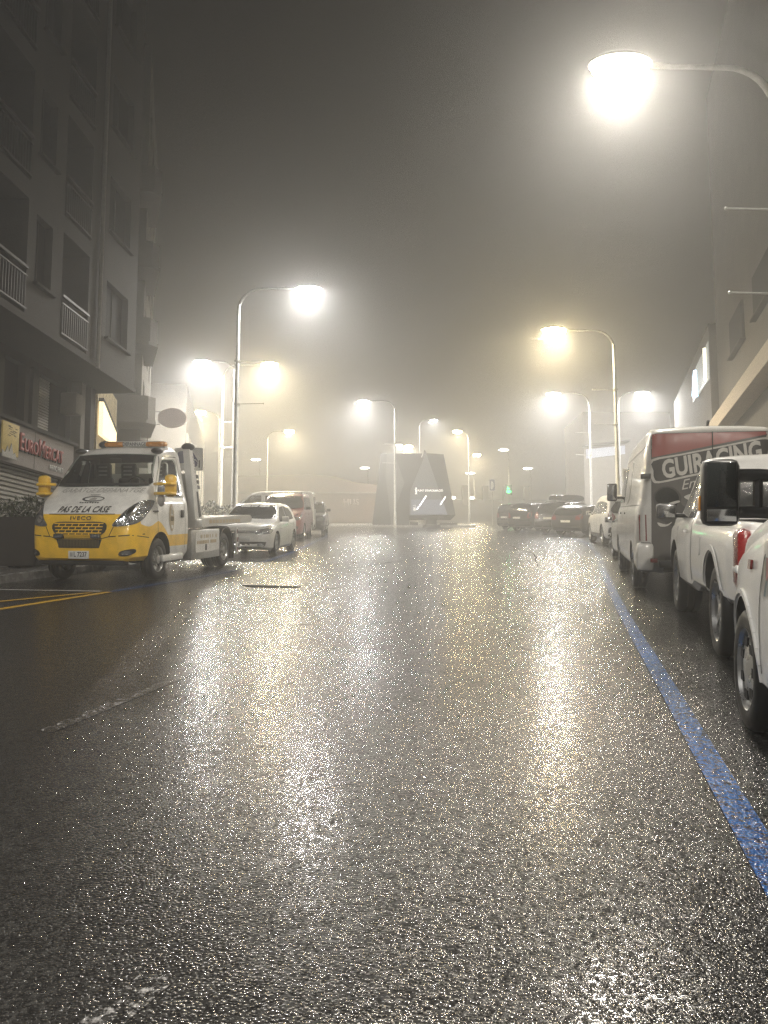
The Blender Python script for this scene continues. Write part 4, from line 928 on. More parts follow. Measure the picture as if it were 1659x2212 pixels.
# ---- the near van with the tall mirror
nv = dict(L=5.2, W=2.0, fo=.92, wb=3.4, r=.335, ww=.22, paint=MWHITE, round=.42, tumble=.14, lo=.27, rim='cap',
    top=[(.92, .50), (.90, .68), (.78, .86), (.45, 1.02), (.0, 1.12), (-.45, 1.20), (-.60, 1.28), (-1.35, 2.05), (-1.7, 2.18), (-2.2, 2.22), (-4.1, 2.22), (-4.26, 2.1), (-4.28, 1.0)],
    belt=[(.92, .46), (.7, .72), (.3, .94), (-.5, 1.10), (-4.28, 1.12)],
    patches=[('windscreen', 'front', smooth_poly([(-.82, 1.28), (.82, 1.28), (.74, 1.95), (-.74, 1.95)], 4)), ('headlight', 'front', smooth_poly([(.50, .68), (.55, .86), (.74, .98), (.80, .90), (.74, .70)], 4)), ('grille', 'front', rrect(-.4, .5, .4, .75, .05)), ('rear_window', 'rear', rrect(-.7, 1.2, .7, 1.8, .06)), ('tail_light', 'rear', rrect(.78, .8, .9, 1.3, .04))],
    side_windows=[[(-.62, 1.15), (-.80, 1.36), (-1.35, 1.92), (-1.85, 1.95), (-1.9, 1.15)]], seams=[[(-.46, .40), (-.50, .75), (-.60, 1.10)], [(-2.0, .4), (-2.0, 1.95)]], handles=[(-1.75, .98)], hmat=MTRIM, skirt=None)
NVM = place(1.98, 4.25, 14.5, -.985, 0)
near, bvh, wid = make_car('near_van', 'white van nearest the camera with a tall black double-arm mirror', 'van', NVM, nv, GP)
for s in (-1, 1):
    bm = NB(); box(bm, (s * 1.225, -.77, 1.29), (.165, .10, .31), bev=.035); mo = build('wing_mirror', bm, MTRIM, near)
    bm = NB(); box(bm, (s * 1.225, -.824, 1.325), (.125, .006, .205), bev=.002); build('mirror_glass', bm, MTINT, mo)
    bm = NB(); box(bm, (s * 1.225, -.824, 1.185), (.125, .006, .055), bev=.002); build('mirror_glass', bm, MCHROME, mo)
    bm = NB()
    for z in (1.20, 1.37): tube(bm, [(s * 1.15, -.77, z), (s * 1.06, -.76, z), (s * .93, -.74, z - .01)], .030, 10)
    tube(bm, [(s * 1.06, -.76, 1.20), (s * 1.06, -.76, 1.37)], .022, 8)
    build('mirror_arm', bm, MTRIM, mo)
    bm = NB(); prism(bm, [(-.60, 1.06), (-.66, 1.50), (-.86, 1.50), (-.86, 1.14)], 'x', s * .93, s * .975); build('mirror_base', bm, MTRIM, mo)
    bm = NB(); box(bm, (s * 1.31, -.745, 1.24), (.012, .06, .07), bev=.004); build('mirror_repeater', bm, MAMBER, mo)
side('side_repeater', bvh, rrect(-.33, .905, -.26, .955, .008), MTAIL, near, off=.012)
MLOGO1 = mat('grey blue lettering', (.16, .22, .25), .5); MLOGO2 = mat('pink lettering', (.50, .16, .17), .5)
patch('door_logo', bvh, 'left', [[(.62, .80), (.66, .80), (.705, .90), (.67, .91)], [(.625, .985), (.665, .985), (.66, .90), (.645, .88)]], MLOGO1, near, off=.006, depth=0)
patch('door_logo', bvh, 'left', [[(.655, .985), (.70, .985), (.72, .90), (.69, .875), (.675, .91)]], MLOGO2, near, off=.009, depth=0)
text_on('door_lettering', bvh, 'left', 'el', .17, (.80, .885), MINK, near, off=.006, sx=.9)
side('door_mould', bvh, rrect(-1.9, .48, -.75, .60, .05), MTRIM, near, off=.012)
side('arch_lip', bvh, seam([(.445 * math.cos(a), .355 + .41 * math.sin(a)) for a in [math.pi * k / 16 for k in range(17)]], .014), MWHITE, near, off=.008)
# ------------------------------------------------------------------ buildings
MCONC = mat('grey brown render', (.036, .032, .027), .8, noise=.5, nscale=.9, bump=.3, bscale=30)
MCONC2 = mat('pale render', (.15, .14, .125), .8, noise=.2, nscale=1.5, bump=.2, bscale=30)
MDARKW = mat('dark window glass', (.008, .008, .008), .65, spec=.05)
MFRAME = mat('pale window frame', (.045, .043, .040), .7, spec=.08)
MSHUT = mat('roller shutter', (.30, .29, .27), .45, metal=.3, noise=.2)
MRAIL = mat('balcony rail', (.05, .047, .044), .5, metal=.3)
MSIGN = mat('grey sign board', (.20, .175, .165), .6, noise=.15)
MREDL = mat('red sign letters', (.36, .075, .065), .45)
MWOOD = mat('planter cladding', (.035, .030, .026), .7, noise=.3, nscale=12)
MLEAF = mat('dark leaves', (.045, .06, .025), .5, noise=.4, nscale=30)
def frame_at(x, d, heading):          # true vertical, y along the wall away from the camera, x towards the street
    P = gnd(x, d); return Matrix.Translation(P) @ Matrix.Rotation(-R(heading), 4, 'Z')
def wall_bm(bm, x, y0, y1, z0, z1, holes, depth, mi=0, hi=1, nx=1):
    """wall in the plane x with recessed holes (ya, yb, za, zb); nx +1 faces +x"""
    ys = sorted({y0, y1} | {h[0] for h in holes} | {h[1] for h in holes}); zs = sorted({z0, z1} | {h[2] for h in holes} | {h[3] for h in holes})
    def q(pts, m):
        f = bm.faces.new([bm.verts.new(p) for p in pts]); f.material_index = m
    for a, b in zip(ys, ys[1:]):
        for c, e in zip(zs, zs[1:]):
            ym, zm = (a + b) / 2, (c + e) / 2
            if not any(h[0] < ym < h[1] and h[2] < zm < h[3] for h in holes): q([(x, a, c), (x, b, c), (x, b, e), (x, a, e)], mi)
    for h in holes:
        a, b, c, e = h[:4]; k = x - nx * (h[4] if len(h) > 4 else depth)
        q([(x, a, c), (k, a, c), (k, a, e), (x, a, e)], mi); q([(x, b, c), (k, b, c), (k, b, e), (x, b, e)], mi)
        q([(x, a, c), (x, b, c), (k, b, c), (k, a, c)], mi); q([(x, a, e), (x, b, e), (k, b, e), (k, a, e)], mi)
        q([(k, a, c), (k, b, c), (k, b, e), (k, a, e)], hi)
def leaf_ball(name, c, s, n, m, parent, size=.05):
    bm = NB()
    for _ in range(n):
        while True:
            p = Vector((random.uniform(-1, 1), random.uniform(-1, 1), random.uniform(-1, 1)))
            if .25 < p.length < 1: break
        if random.random() < .3: p *= random.uniform(1, 1.3)
        p = Vector((p.x * s[0], p.y * s[1], p.z * s[2])) + Vector(c)
        M = Matrix.Translation(p) @ Matrix.Rotation(random.uniform(0, 6.3), 4, 'Z') @ Matrix.Rotation(random.uniform(-1.2, 1.2), 4, 'X')
        k = size * random.uniform(.6, 1.4)
        bm.faces.new([bm.verts.new(M @ Vector(v)) for v in ((-k * .4, 0, 0), (0, -k, 0), (k * .4, 0, .2 * k), (0, k, 0))])
    for _ in range(14):
        a = random.uniform(0, 6.3); tube(bm, [(c[0], c[1], c[2] - s[2]), (c[0] + s[0] * 1.05 * math.cos(a), c[1] + s[1] * 1.05 * math.sin(a), c[2] + s[2] * random.uniform(.3, 1.25))], .006, 4)
    return build(name, bm, m, parent, smooth=False)
# ---- the big block on the left, upper floors over a recessed shop
LB = frame_at(-6.49, 19.55, 3.3)
apt = thing('apartment_building', 'tall dark apartment building on the left with balconies over a closed shop', 'building', LB)
V0, FH, NF = 4.30, 2.62, 6
holes = []; bm = NB()
for k in range(NF):
    z = V0 + .18 + k * FH
    for j, (a, b) in enumerate(((-6.9, -5.45), (-4.05, -2.80), (-10.6, -8.9), (-14.2, -12.4))): holes.append((a, b, z, z + 2.25, 1.15))
    for a, b in ((-5.15, -4.50), (-1.85, -.55), (-8.5, -7.6), (-11.9, -11.0)): holes.append((a, b, z + .72, z + 2.1, .16))
wall_bm(bm, 0, -19, 0, V0, V0 + FH * NF + 1.2, holes, .2, 0, 1)
bm.faces.new([bm.verts.new(p) for p in ((0, 0, V0), (-12, 0, V0), (-12, 0, V0 + FH * NF + 1.2), (0, 0, V0 + FH * NF + 1.2))])
bm.faces.new([bm.verts.new(p) for p in ((0, 0, V0), (-12, 0, V0), (-12, -19, V0), (0, -19, V0))])
bm.faces.new([bm.verts.new(p) for p in ((0, 0, V0 + FH * NF + 1.2), (-12, 0, V0 + FH * NF + 1.2), (-12, -19, V0 + FH * NF + 1.2), (0, -19, V0 + FH * NF + 1.2))])
build('upper_wall', bm, [MCONC, MDARKW], apt, smooth=False)
bm = NB(); box(bm, (.02, -9.5, V0 + .05), (.06, 19, .10)); build('slab_edge', bm, MCONC, apt)
for k in range(NF):
    z = V0 + .18 + k * FH
    for a, b in ((-6.9, -5.45), (-4.05, -2.80), (-10.6, -8.9)):
        bm = NB(); box(bm, (.02, (a + b) / 2, z + .88), (.06, b - a, .05)); box(bm, (.02, (a + b) / 2, z + .72), (.035, b - a, .03)); box(bm, (.02, (a + b) / 2, z + .08), (.04, b - a, .03))
        n = int((b - a) / .095)
        for i in range(n): box(bm, (.02, a + (i + .5) * (b - a) / n, z + .40), (.016, .016, .64))
        rl = build('balcony_railing', bm, MRAIL, apt)
    for a, b in ((-5.15, -4.50), (-1.85, -.55), (-8.5, -7.6)):
        bm = NB(); box(bm, (.03, (a + b) / 2, z + .69), (.14, b - a + .12, .05)); sl = build('window_sill', bm, MFRAME, apt)
        bm = NB(); box(bm, (-.11, a + .05, z + 1.41), (.05, .05, 1.38)); box(bm, (-.145, (a + b) / 2, z + 1.41), (.02, .03, 1.38)); build('window_frame', bm, MFRAME, apt)
# ground floor
XS = -1.1; bm = NB()
wall_bm(bm, XS, -19, -.1, -2.4, V0, [(-9.0, -4.9, -2.4, 1.84, .25), (-4.75, -1.5, -1.6, 1.84, .25), (-6.6, -4.6, 2.80, 4.1, .18), (-4.2, -3.3, 2.80, 4.1, .18), (-2.7, -1.4, 2.8, 4.1, .18)], .2, 0, 1)
bm.faces.new([bm.verts.new(p) for p in ((XS, -.1, -2.4), (-12, -.1, -2.4), (-12, -.1, V0), (XS, -.1, V0))])
build('ground_wall', bm, [MCONC, MDARKW], apt, smooth=False)
for a, b in ((-9.0, -4.9), (-4.75, -1.5)):
    bm = NB(); z = -2.3
    while z < 1.84:
        prism(bm, [(XS - .13, z), (XS - .09, z + .02), (XS - .09, z + .07), (XS - .13, z + .09)], 'y', a, b); z += .095
    build('roller_shutter', bm, MSHUT, apt, smooth=False)
bm = NB(); z = 2.82
while z < 4.05: prism(bm, [(XS - .10, z), (XS - .07, z + .01), (XS - .07, z + .05), (XS - .10, z + .06)], 'y', -2.7, -2.1); z += .065
build('window_blind', bm, MSHUT, apt, smooth=False)
for y, w in ((-4.4, .28), (-3.0, .24)):
    bm = NB(); box(bm, (XS + .03, y, 3.45), (.10, w, 1.3)); build('window_mullion', bm, MFRAME, apt)
for y, w in ((-1.05, .22), (-.5, .26)):
    bm = NB(); box(bm, (XS + .12, y, 1.2), (.28, w, 6.2)); build('pillar', bm, MCONC2 if w < .25 else MCONC, apt)
for y in (-2.35, -7.3):
    bm = NB(); tube(bm, [(.07, y, V0), (.07, y, V0 + FH * NF + 1)], .05, 8); build('downpipe', bm, MSHUT, apt)
bm = NB(); box(bm, (XS + .3, -1.75, 3.6), (.4, .35, .5), bev=.03); build('vent_box', bm, MCONC2, apt)
sg = thing('shop_sign', 'grey shop sign board with red raised lettering above the shutters', 'shop sign', LB @ Matrix.Translation((XS, 0, 0)))
bm = NB(); box(bm, (.09, -5.0, 2.26), (.18, 7.4, .84)); build('sign_board', bm, MSIGN, sg)
bm = NB(); box(bm, (.13, -5.0, 2.72), (.28, 7.5, .07)); build('sign_ledge', bm, MFRAME, sg)
for y in (-3.12, -4.6): 
    bm = NB(); box(bm, (.182, y, 2.26), (.004, .012, .82)); build('board_joint', bm, MINK, sg)
def on_wall(y, z, x): return Matrix.Translation((x, y, z)) @ Matrix(((0, 0, 1, 0), (1, 0, 0, 0), (0, 1, 0, 0), (0, 0, 0, 1)))
def small_caps(parts, mw_y, z, x, m, parent, name, big, sm, sx):
    y = mw_y
    for s, cap in parts:
        sz = big if cap else sm
        bm = text_bm(s, sz, align='LEFT', sx=sx, bold=.004)
        w = max(v.co.x for v in bm.verts) + .025; dz = (big - sz) * -.36
        for q, mm, off in ((0, m, 0), (1, MINK, -.03)):
            b2 = bm.copy()
            r = bmesh.ops.extrude_face_region(b2, geom=b2.faces[:]); bmesh.ops.translate(b2, vec=(0, 0, -.03), verts=[g for g in r['geom'] if isinstance(g, bmesh.types.BMVert)])
            bmesh.ops.recalc_face_normals(b2, faces=b2.faces)
            bmesh.ops.transform(b2, matrix=on_wall(y - off * .9, z + dz + off * .7, x + off * .9), verts=b2.verts)
            build(name if not q else 'letter_shadow', b2, mm, parent, smooth=False)
        bm.free(); y += w
small_caps((('E', 1), ('URO', 0), ('M', 1), ('ERCAT', 0)), -3.82, 2.32, .235, MREDL, sg, 'sign_lettering', .52, .40, .68)
flat_text('small_lettering', 'ARTIC PATI', .17, MPLATE, sg, on_wall(-2.15, 1.99, .20), depth=.01, sx=.75, bold=.002)
MYPLQ = mat('yellow plaque', (.55, .42, .14), .6, noise=.15)
lp = thing('sign_plaque', 'yellow plaque with grey mountain peaks left of the red shop lettering', 'plaque', LB @ Matrix.Translation((XS + .22, -4.22, 2.24)))
bm = NB(); box(bm, (.02, 0, .06), (.04, .62, .66), bev=.01); build('plaque_board', bm, MYPLQ, lp)
bm = NB(); prism(bm, [(-.33, -.34), (.22, -.34), (.14, -.20), (.08, -.25), (0, -.03), (-.08, -.22), (-.14, -.10), (-.22, -.25), (-.33, -.2)], 'x', .045, .06); build('plaque_mountains', bm, MGREYTXT, lp)
bm = NB()
for q in range(14): box(bm, (.044, random.uniform(-.12, .22), random.uniform(.12, .34)), (.004, random.uniform(.03, .10), .014))
build('plaque_marks', bm, MOLIVE, lp)
# planter with shrub
pt = thing('planter', 'big dark tapered planter on the pavement left of the tow truck', 'planter', upright(-7.05, 15.2, 3, .128))
bm = NB(); a = [bm.verts.new((sx * .36, sy * .42, 0)) for sx, sy in ((-1, -1), (1, -1), (1, 1), (-1, 1))]; b = [bm.verts.new((sx * .62, sy * .66, .92)) for sx, sy in ((-1, -1), (1, -1), (1, 1), (-1, 1))]
c = [bm.verts.new((sx * .56, sy * .60, .92)) for sx, sy in ((-1, -1), (1, -1), (1, 1), (-1, 1))]; e = [bm.verts.new((sx * .54, sy * .58, .82)) for sx, sy in ((-1, -1), (1, -1), (1, 1), (-1, 1))]
for lo_, hi_ in ((a, b), (b, c), (c, e)):
    for i in range(4): bm.faces.new((lo_[i], lo_[(i + 1) % 4], hi_[(i + 1) % 4], hi_[i]))
bm.faces.new(e); build('planter_box', bm, MWOOD, pt, smooth=False)
sh = thing('shrub', 'low dark shrub growing in the planter by the shop shutter', 'shrub', upright(-7.05, 15.2, 3, 1.06))
leaf_ball('foliage', (0, 0, .16), (.58, .60, .26), 900, MLEAF, sh)
bs = thing('shrub', 'dark bush beside the nose of the silver van', 'shrub', upright(-7.9, 34.5, 0, .128))
leaf_ball('foliage', (0, 0, .75), (1.5, .9, .75), 900, MLEAF, bs, .12)
# ---- second block on the left, set back and turned along the bend
B2 = frame_at(-8.55, 26.6, -15)
b2 = thing('apartment_building', 'pale apartment building beyond the dark one, with lit balconies at its corner', 'building', B2)
hs = [(1.0 + q * 2.2, 2.2 + q * 2.2, 4.6 + k * 2.7, 6.2 + k * 2.7) for k in range(5) for q in range(3)]
bm = NB(); wall_bm(bm, 0, 0, 8.0, -1, 18.5, hs, .2, 0, 1)
for p in (((0, 0, -1), (-14, 0, -1), (-14, 0, 18.5), (0, 0, 18.5)), ((0, 8, -1), (-14, 8, -1), (-14, 8, 18.5), (0, 8, 18.5)), ((0, 0, 18.5), (-14, 0, 18.5), (-14, 8, 18.5), (0, 8, 18.5))): bm.faces.new([bm.verts.new(v) for v in p])
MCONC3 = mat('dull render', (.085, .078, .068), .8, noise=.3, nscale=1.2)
build('wall', bm, [MCONC3, MDARKW], b2, smooth=False)
for k in range(4):
    z = 4.1 + k * 2.7
    bm = NB(); prism(bm, [(-7, -1.3), (.25, -1.3), (.55, -1.0), (.30, 1.5), (-7, 1.5)], 'z', z, z + .12)
    bm2 = bm; box(bm, (-3.2, -1.26, z + .52), (7.0, .06, .82)); prism(bm, [(.25, -1.29), (.52, -.98), (.30, 1.5), (.24, 1.5), (.46, -.95), (.2, -1.25)], 'z', z + .10, z + .93)
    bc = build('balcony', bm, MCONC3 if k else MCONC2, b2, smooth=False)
    bm = NB()
    for q in range(40): box(bm, (-6.6 + q * .17, -1.26, z + 1.0), (.02, .02, .16))
    build('railing', bm, MRAIL, bc)
bm = NB(); prism(bm, [(-5, 2.75), (.3, 2.75), (.3, 3.0), (-.5, 3.1), (-5, 2.95)], 'y', -.8, 0); build('canopy', bm, MCONC2, b2, smooth=False)
# slatted shop front and lit poster between the two blocks
sf = thing('timber_facade', 'slatted timber facade lit up behind the tow truck roof', 'facade', frame_at(-8.12, 21.3, -11))
MSLAT = mat('timber slats', (.62, .52, .34), .6, noise=.3, nscale=9)
bm = NB(); box(bm, (-.15, 1.8, 2.2), (.1, 3.6, 6.0)); build('backing', bm, MCONC2, sf)
bm = NB()
for q in range(20): box(bm, (0, .08 + q * .18, 2.2), (.08, .07 if q % 3 else .12, 6.0))
build('slats', bm, MSLAT, sf)
pst = thing('light_box', 'glowing cream light box panel on the slatted timber facade', 'light box', frame_at(-7.98, 21.3, -11))
MPOST = emit_mat('lit poster', (1.0, .82, .50), 1.6)
bm = NB(); prism(bm, [(.05, 4.35), (2.6, 3.95), (2.6, 3.55), (.05, 3.4)], 'x', -.06, .06); build('panel', bm, MPOST, pst, smooth=False)
bm = NB(); prism(bm, [(0, 4.44), (2.66, 4.03), (2.66, 3.96), (0, 4.36)], 'x', -.07, .08); build('frame', bm, MFRAME, pst, smooth=False)
# oval hanging sign
ov = thing('oval_sign', 'oval sign hanging out from the pale building on a bracket', 'hanging sign', Matrix.Translation(wpx(372, 903, 33)))
bm = NB(); prism(bm, [(.62 * math.cos(a), .42 * math.sin(a)) for a in [k * math.pi / 20 for k in range(40)]], 'y', -.06, .06); build('sign_face', bm, mat('brown sign face', (.40, .31, .29), .6), ov, ang=30)
bm = NB(); tube(bm, [(-.5, 0, -.28), (-1.1, 0, -.28)], .02, 6); tube(bm, [(-.5, 0, .28), (-1.1, 0, .28)], .02, 6); build('bracket', bm, MSTEEL, ov)
# far block on the left with tall lit windows and a red base
b3 = thing('shop_building', 'far shop building with tall lit windows above a red base', 'building', frame_at(-12.0, 46, -10))
MWARM = emit_mat('lit shop window', (1.0, .88, .62), .55); MREDB = emit_mat('red lit fascia', (1.0, .16, .10), .28)
bm = NB(); box(bm, (-6, 10, 4), (12, 20, 10)); build('wall', bm, MCONC2, b3)
bm = NB(); box(bm, (.06, 10, 1.2), (.12, 19.8, 1.9)); build('fascia', bm, MREDB, b3)
for q in range(6):
    bm = NB(); box(bm, (.04, 1.6 + q * 3.2, 4.4), (.08, 2.2, 3.4)); w_ = build('window', bm, MWARM, b3)
    bm = NB(); box(bm, (.09, 1.6 + q * 3.2, 4.4), (.06, .08, 3.4)); build('mullion', bm, MSTEEL, w_)
# low curved hall on the left of the kiosk
hl = thing('low_hall', 'low reddish hall with a sagging roof line, faint in the fog left of the kiosk', 'building', upright(-5.5, 95, 0))
bm = NB(); pr = [(-13, -1), (7, -1), (7, 4.3), (4.5, 4.6), (2, 4.9), (-.5, 5.6), (-4, 5.9), (-13, 5.7)]; prism(bm, pr, 'y', 0, 14); build('wall', bm, mat('faded red wall', (.12, .07, .055), .8, noise=.25, nscale=1), hl, smooth=False)
flat_text('wall_lettering', 'HUS', 1.05, mat('faded lettering', (.34, .27, .24), .8, noise=.3, nscale=2), hl, Matrix.Translation((1.4, -.02, 2.4)) @ Matrix.Rotation(R(90), 4, 'X'), depth=.02, bold=.03)
bm = NB(); box(bm, (-3, -.2, 3.6), (20, .3, .15)); build('ledge', bm, MCONC2, hl)
# ---- the information kiosk
MCLAD = mat('dark metal cladding', (.030, .029, .027), .6, metal=.3, noise=.2, nscale=3); MCLAD2 = mat('mid grey cladding', (.07, .068, .064), .5, noise=.2, nscale=3)
kd = 61.5
KO = wpx(895, 1138, kd); KM = Matrix.Translation(KO)
kk = thing('information_kiosk', 'dark angular information kiosk with a triangular glass front on the island', 'kiosk', KM)
def kp(X, Y): 
    p = wpx(X, Y, kd) - KO; return (p.x, p.z)
def kpoly(pts): return [kp(*p) for p in pts]
bm = NB(); prism(bm, kpoly([(803, 1139), (823, 974), (914, 974), (905, 1000), (893, 1040), (872, 1090), (868, 1139)]), 'y', .55, 5); build('left_wall', bm, MCLAD, kk, smooth=False)
bm = NB(); prism(bm, kpoly([(833, 1024), (846, 1139), (853, 1139), (858, 1085), (874, 1040), (852, 974), (836, 974)]), 'y', .40, .62); build('left_panel', bm, MCLAD2, kk, smooth=False)
bm = NB(); prism(bm, kpoly([(907, 985), (917, 985), (886, 1060), (884, 1139), (854, 1139), (858, 1085)]), 'y', .15, .6); build('slanted_leg', bm, MCLAD, kk, smooth=False)
bm = NB(); prism(bm, kpoly([(922, 975), (960, 977.5), (985, 1112), (968, 1112)]), 'y', .30, 5); build('right_wall', bm, MCLAD, kk, smooth=False)
MKGL = mat('kiosk glass', (.09, .095, .10), .35)
bm = NB(); prism(bm, kpoly([(918.8, 967), (968, 1112), (884, 1112), (886, 1058)]), 'y', .22, .34); gk = build('glass_front', bm, MKGL, kk, smooth=False)
bm = NB(); prism(bm, kpoly([(889, 1078), (956, 1078), (967, 1111), (887, 1111)]), 'y', .16, .21); bp_ = build('blue_panel', bm, emit_mat('blue lit panel', (.16, .22, .42), .22), kk, smooth=False)
bm = NB()
for a in (((907, 1092), (921, 1070)), ((901, 1100), (905, 1093)), ((952, 1089), (963, 1072))):
    (x0, z0), (x1, z1) = kp(*a[0]), kp(*a[1]); tube(bm, [(x0, .12, z0), (x1, .12, z1)], .035, 6)
build('tube_light_streak', bm, emit_mat('reflected tube light', (1, .97, .9), 5), kk)  # glowing rods stand in for fluorescent lights reflected in the glass
MKLT = emit_mat('kiosk lettering', (1, .97, .9), 1.3)
x_, z_ = kp(922, 1058.5)
flat_text('kiosk_lettering', "PUNT D'INFORMACIÓ", .24, MKLT, kk, Matrix.Translation((x_ + .30, .18, z_)) @ Matrix.Rotation(R(90), 4, 'X'), depth=.02, bold=.006, sx=.86)
x_, z_ = kp(899.5, 1059)
bm = NB(); ellipsoid(bm, (x_, .17, z_ + .22), (.07, .04, .07), 10, 6); box(bm, (x_, .17, z_ - .06), (.11, .05, .36)); box(bm, (x_ - .04, .17, z_ + .1), (.12, .05, .05)); box(bm, (x_, .17, z_ - .24), (.2, .05, .05)); build('info_symbol', bm, MKLT, kk)
x_, z_ = kp(895, 1096)
bm = NB(); tube(bm, [(x_ - .1, .13, z_ + .15), (x_ + .1, .13, z_ + .22), (x_ + .12, .13, z_ + .05), (x_ - .1, .13, z_)], .025, 6); ellipsoid(bm, (x_ + .03, .13, z_ - .15), (.13, .03, .13), 10, 6); build('panel_emblem', bm, MPLATE, bp_)
for X0, X1 in ((804, 870), (952, 990)):
    bm = NB(); prism(bm, kpoly([(X0, 1143), (X0, 1128), (X1, 1128), (X1, 1143)]), 'y', .7, 3.5); build('plinth', bm, MCLAD2, kk, smooth=False)
bm = NB(); prism(bm, kpoly([(886, 1142), (886, 1128), (903, 1128), (903, 1142)]), 'y', .05, 1.2); build('plinth', bm, MCLAD, kk, smooth=False)
bm = NB(); prism(bm, kpoly([(915, 974), (922, 974), (960, 977.5), (985, 1112), (884, 1112)]), 'y', 3.0, 5); build('rear_wall', bm, MCLAD, kk, smooth=False)
st = thing('stone_bowl', 'dark stone bowl on a pedestal under the kiosk opening', 'bowl', Matrix.Translation(wpx(932, 1140, 60.8)))
bm = NB(); lathe(bm, [(.001, 0), (.75, 0), (.72, .16), (.45, .22), (.42, .55), (.60, .80), (.66, .84), (.5, .80), (.001, .78)], None, 24); build('bowl', bm, MCLAD, st)
# ---- right side buildings
RB1 = frame_at(14.4, 33.0, 15.3)
r1 = thing('concrete_building', 'big concrete building on the right with a pale slab edge climbing across it', 'building', RB1)
bm = NB(); box(bm, (7, -14, 8), (13.6, 28, 24)); build('wall', bm, MCONC3, r1)
bm = NB(); box(bm, (.05, -14, 4.95 - .35), (.9, 28.2, .58)); build('slab_edge', bm, mat('pale slab edge', (.42, .36, .29), .7, noise=.15), r1)
for q in range(5):
    bm = NB(); box(bm, (.17, -5 - q * 4.6, 7.6), (.12, 2.6, 1.4)); w_ = build('window', bm, MDARKW, r1)
    bm = NB(); box(bm, (.10, -5 - q * 4.6, 6.86), (.2, 2.8, .06)); build('sill', bm, MFRAME, w_)
r2 = thing('glazed_building', 'far right building with one lit bluish corner window', 'building', RB1 @ Matrix.Translation((0, .2, 0)))
bm = NB(); box(bm, (7.45, 8, 3.0), (15, 15.5, 13.4)); build('wall', bm, MCONC3, r2)
bm = NB(); prism(bm, [(.3, 7.2), (6.2, 7.5), (6.2, 8.9), (.3, 8.9)], 'x', -.09, -.045); lw = build('lit_window', bm, emit_mat('dim lit glazing', (.85, .88, .82), .35), r2, smooth=False)
bm = NB(); tube(bm, [(-.12, 1.0, 7.3), (-.12, 1.0, 8.8)], .10, 6); build('tube_light_streak', bm, emit_mat('warm tube', (1, .95, .75), 2.2), lw)
bm = NB(); tube(bm, [(-.14, 4.4, 7.4), (-.14, 4.4, 8.7)], [.20, .09], 6); build('tube_light_streak', bm, emit_mat('blue tube', (.5, .78, 1), 4.5), lw)
r3 = thing('far_shop', 'far shop block on the right with a cool lit band under its canopy', 'building', upright(18.2, 57, 0))
bm = NB(); box(bm, (0, 3, 4), (6.5, 6, 9.5)); build('wall', bm, MCONC2, r3)
bm = NB(); prism(bm, [(-3.1, 5.2), (-.2, 5.55), (-.2, 6.2), (-3.1, 5.9)], 'y', -.10, -.01); build('lit_fascia', bm, emit_mat('cool lit fascia', (.72, .80, 1), .45), r3, smooth=False)
bm = NB(); prism(bm, [(-3.4, 6.05), (0, 6.4), (0, 6.52), (-3.4, 6.15)], 'y', -.8, -.01); build('canopy', bm, MCLAD, r3, smooth=False)
# low far building with square posts behind the kiosk
fw = thing('far_wall', 'low far wall with square posts right of the kiosk', 'wall', upright(14, 100, -4))
bm = NB(); box(bm, (0, 0, 1.1), (17, .5, 3.4)); build('wall', bm, MCONC, fw)
for q in range(5):
    bm = NB(); box(bm, (-6.2 + q * 2.7, -.1, 3.3), (.7, .7, 2.6)); build('post', bm, MCONC, fw)
bm = NB(); box(bm, (-5.4, -.3, 3.0), (1.2, .1, .3)); box(bm, (-2.6, -.3, 3.0), (.5, .1, .3)); build('far_headlights', bm, emit_mat('far headlights', (1, .95, .85), 9), fw)  # glowing boxes on the wall stand in for car headlights
# camper standing off the road behind the high van
cm = thing('camper_van', 'white camper roof with a dark vent box showing above the racing van', 'camper', place(8.6, 18.2, 14, 0, -2.6))
bm = NB(); prism(bm, [(-3.0, .5), (1.2, .5), (2.1, .8), (2.2, 1.6), (3.0, 2.15), (2.6, 2.72), (1.5, 2.92), (-3.0, 2.92)], 'x', -1.12, 1.12); build('body', bm, MWHITE, cm, ang=25)
bm = NB(); box(bm, (-.5, -1.8, 3.04), (.7, .9, .26), bev=.05); build('roof_vent', bm, MTRIM, cm)
bm = NB(); tube(bm, [(-1.1, 1.4, 2.95), (-.9, -2.6, 3.10)], .05, 8); build('roof_rail', bm, MCHROME, cm)
for x in (-1, 1):
    for y in (1.4, -1.8): add_wheel(cm, x * .98, y, .34, .22, 'cap')
# ---- signs and small things
es = thing('parking_sign', 'square white sign with a blue car and cable symbol behind the tow truck', 'road sign', Matrix.Translation(gnd(-5.65, 22.0, .12)))
pz = (wpx(404, 989, 22.0) - gnd(-5.65, 22.0, .12))
bm = NB(); tube(bm, [(0, .05, 0), (0, .05, pz.z + .3)], .035, 8); build('post', bm, MGALV, es)
bm = NB(); prism(bm, rrect(-.40, pz.z - .32, .40, pz.z + .32, .05), 'y', -.02, .02); fp = build('plate', bm, MPLATE, es, smooth=False)
bm = NB(); prism(bm, [p for p in rrect(-.41, pz.z - .33, .41, pz.z + .33, .05)], 'y', -.012, .03); build('rim', bm, MSTEEL, fp, smooth=False)
MBLUES = mat('blue sign film', (.03, .035, .12), .5); z = pz.z
bm = NB(); prism(bm, smooth_poly([(-.30, z + .2), (-.05, z + .24), (.10, z + .22), (.20, z + .08), (.28, z - .06), (.27, z - .18), (.16, z - .25), (.02, z - .22), (-.10, z - .12), (-.30, z - .1)], 4), 'y', -.026, -.020); sb = build('symbol', bm, MBLUES, fp, smooth=False)
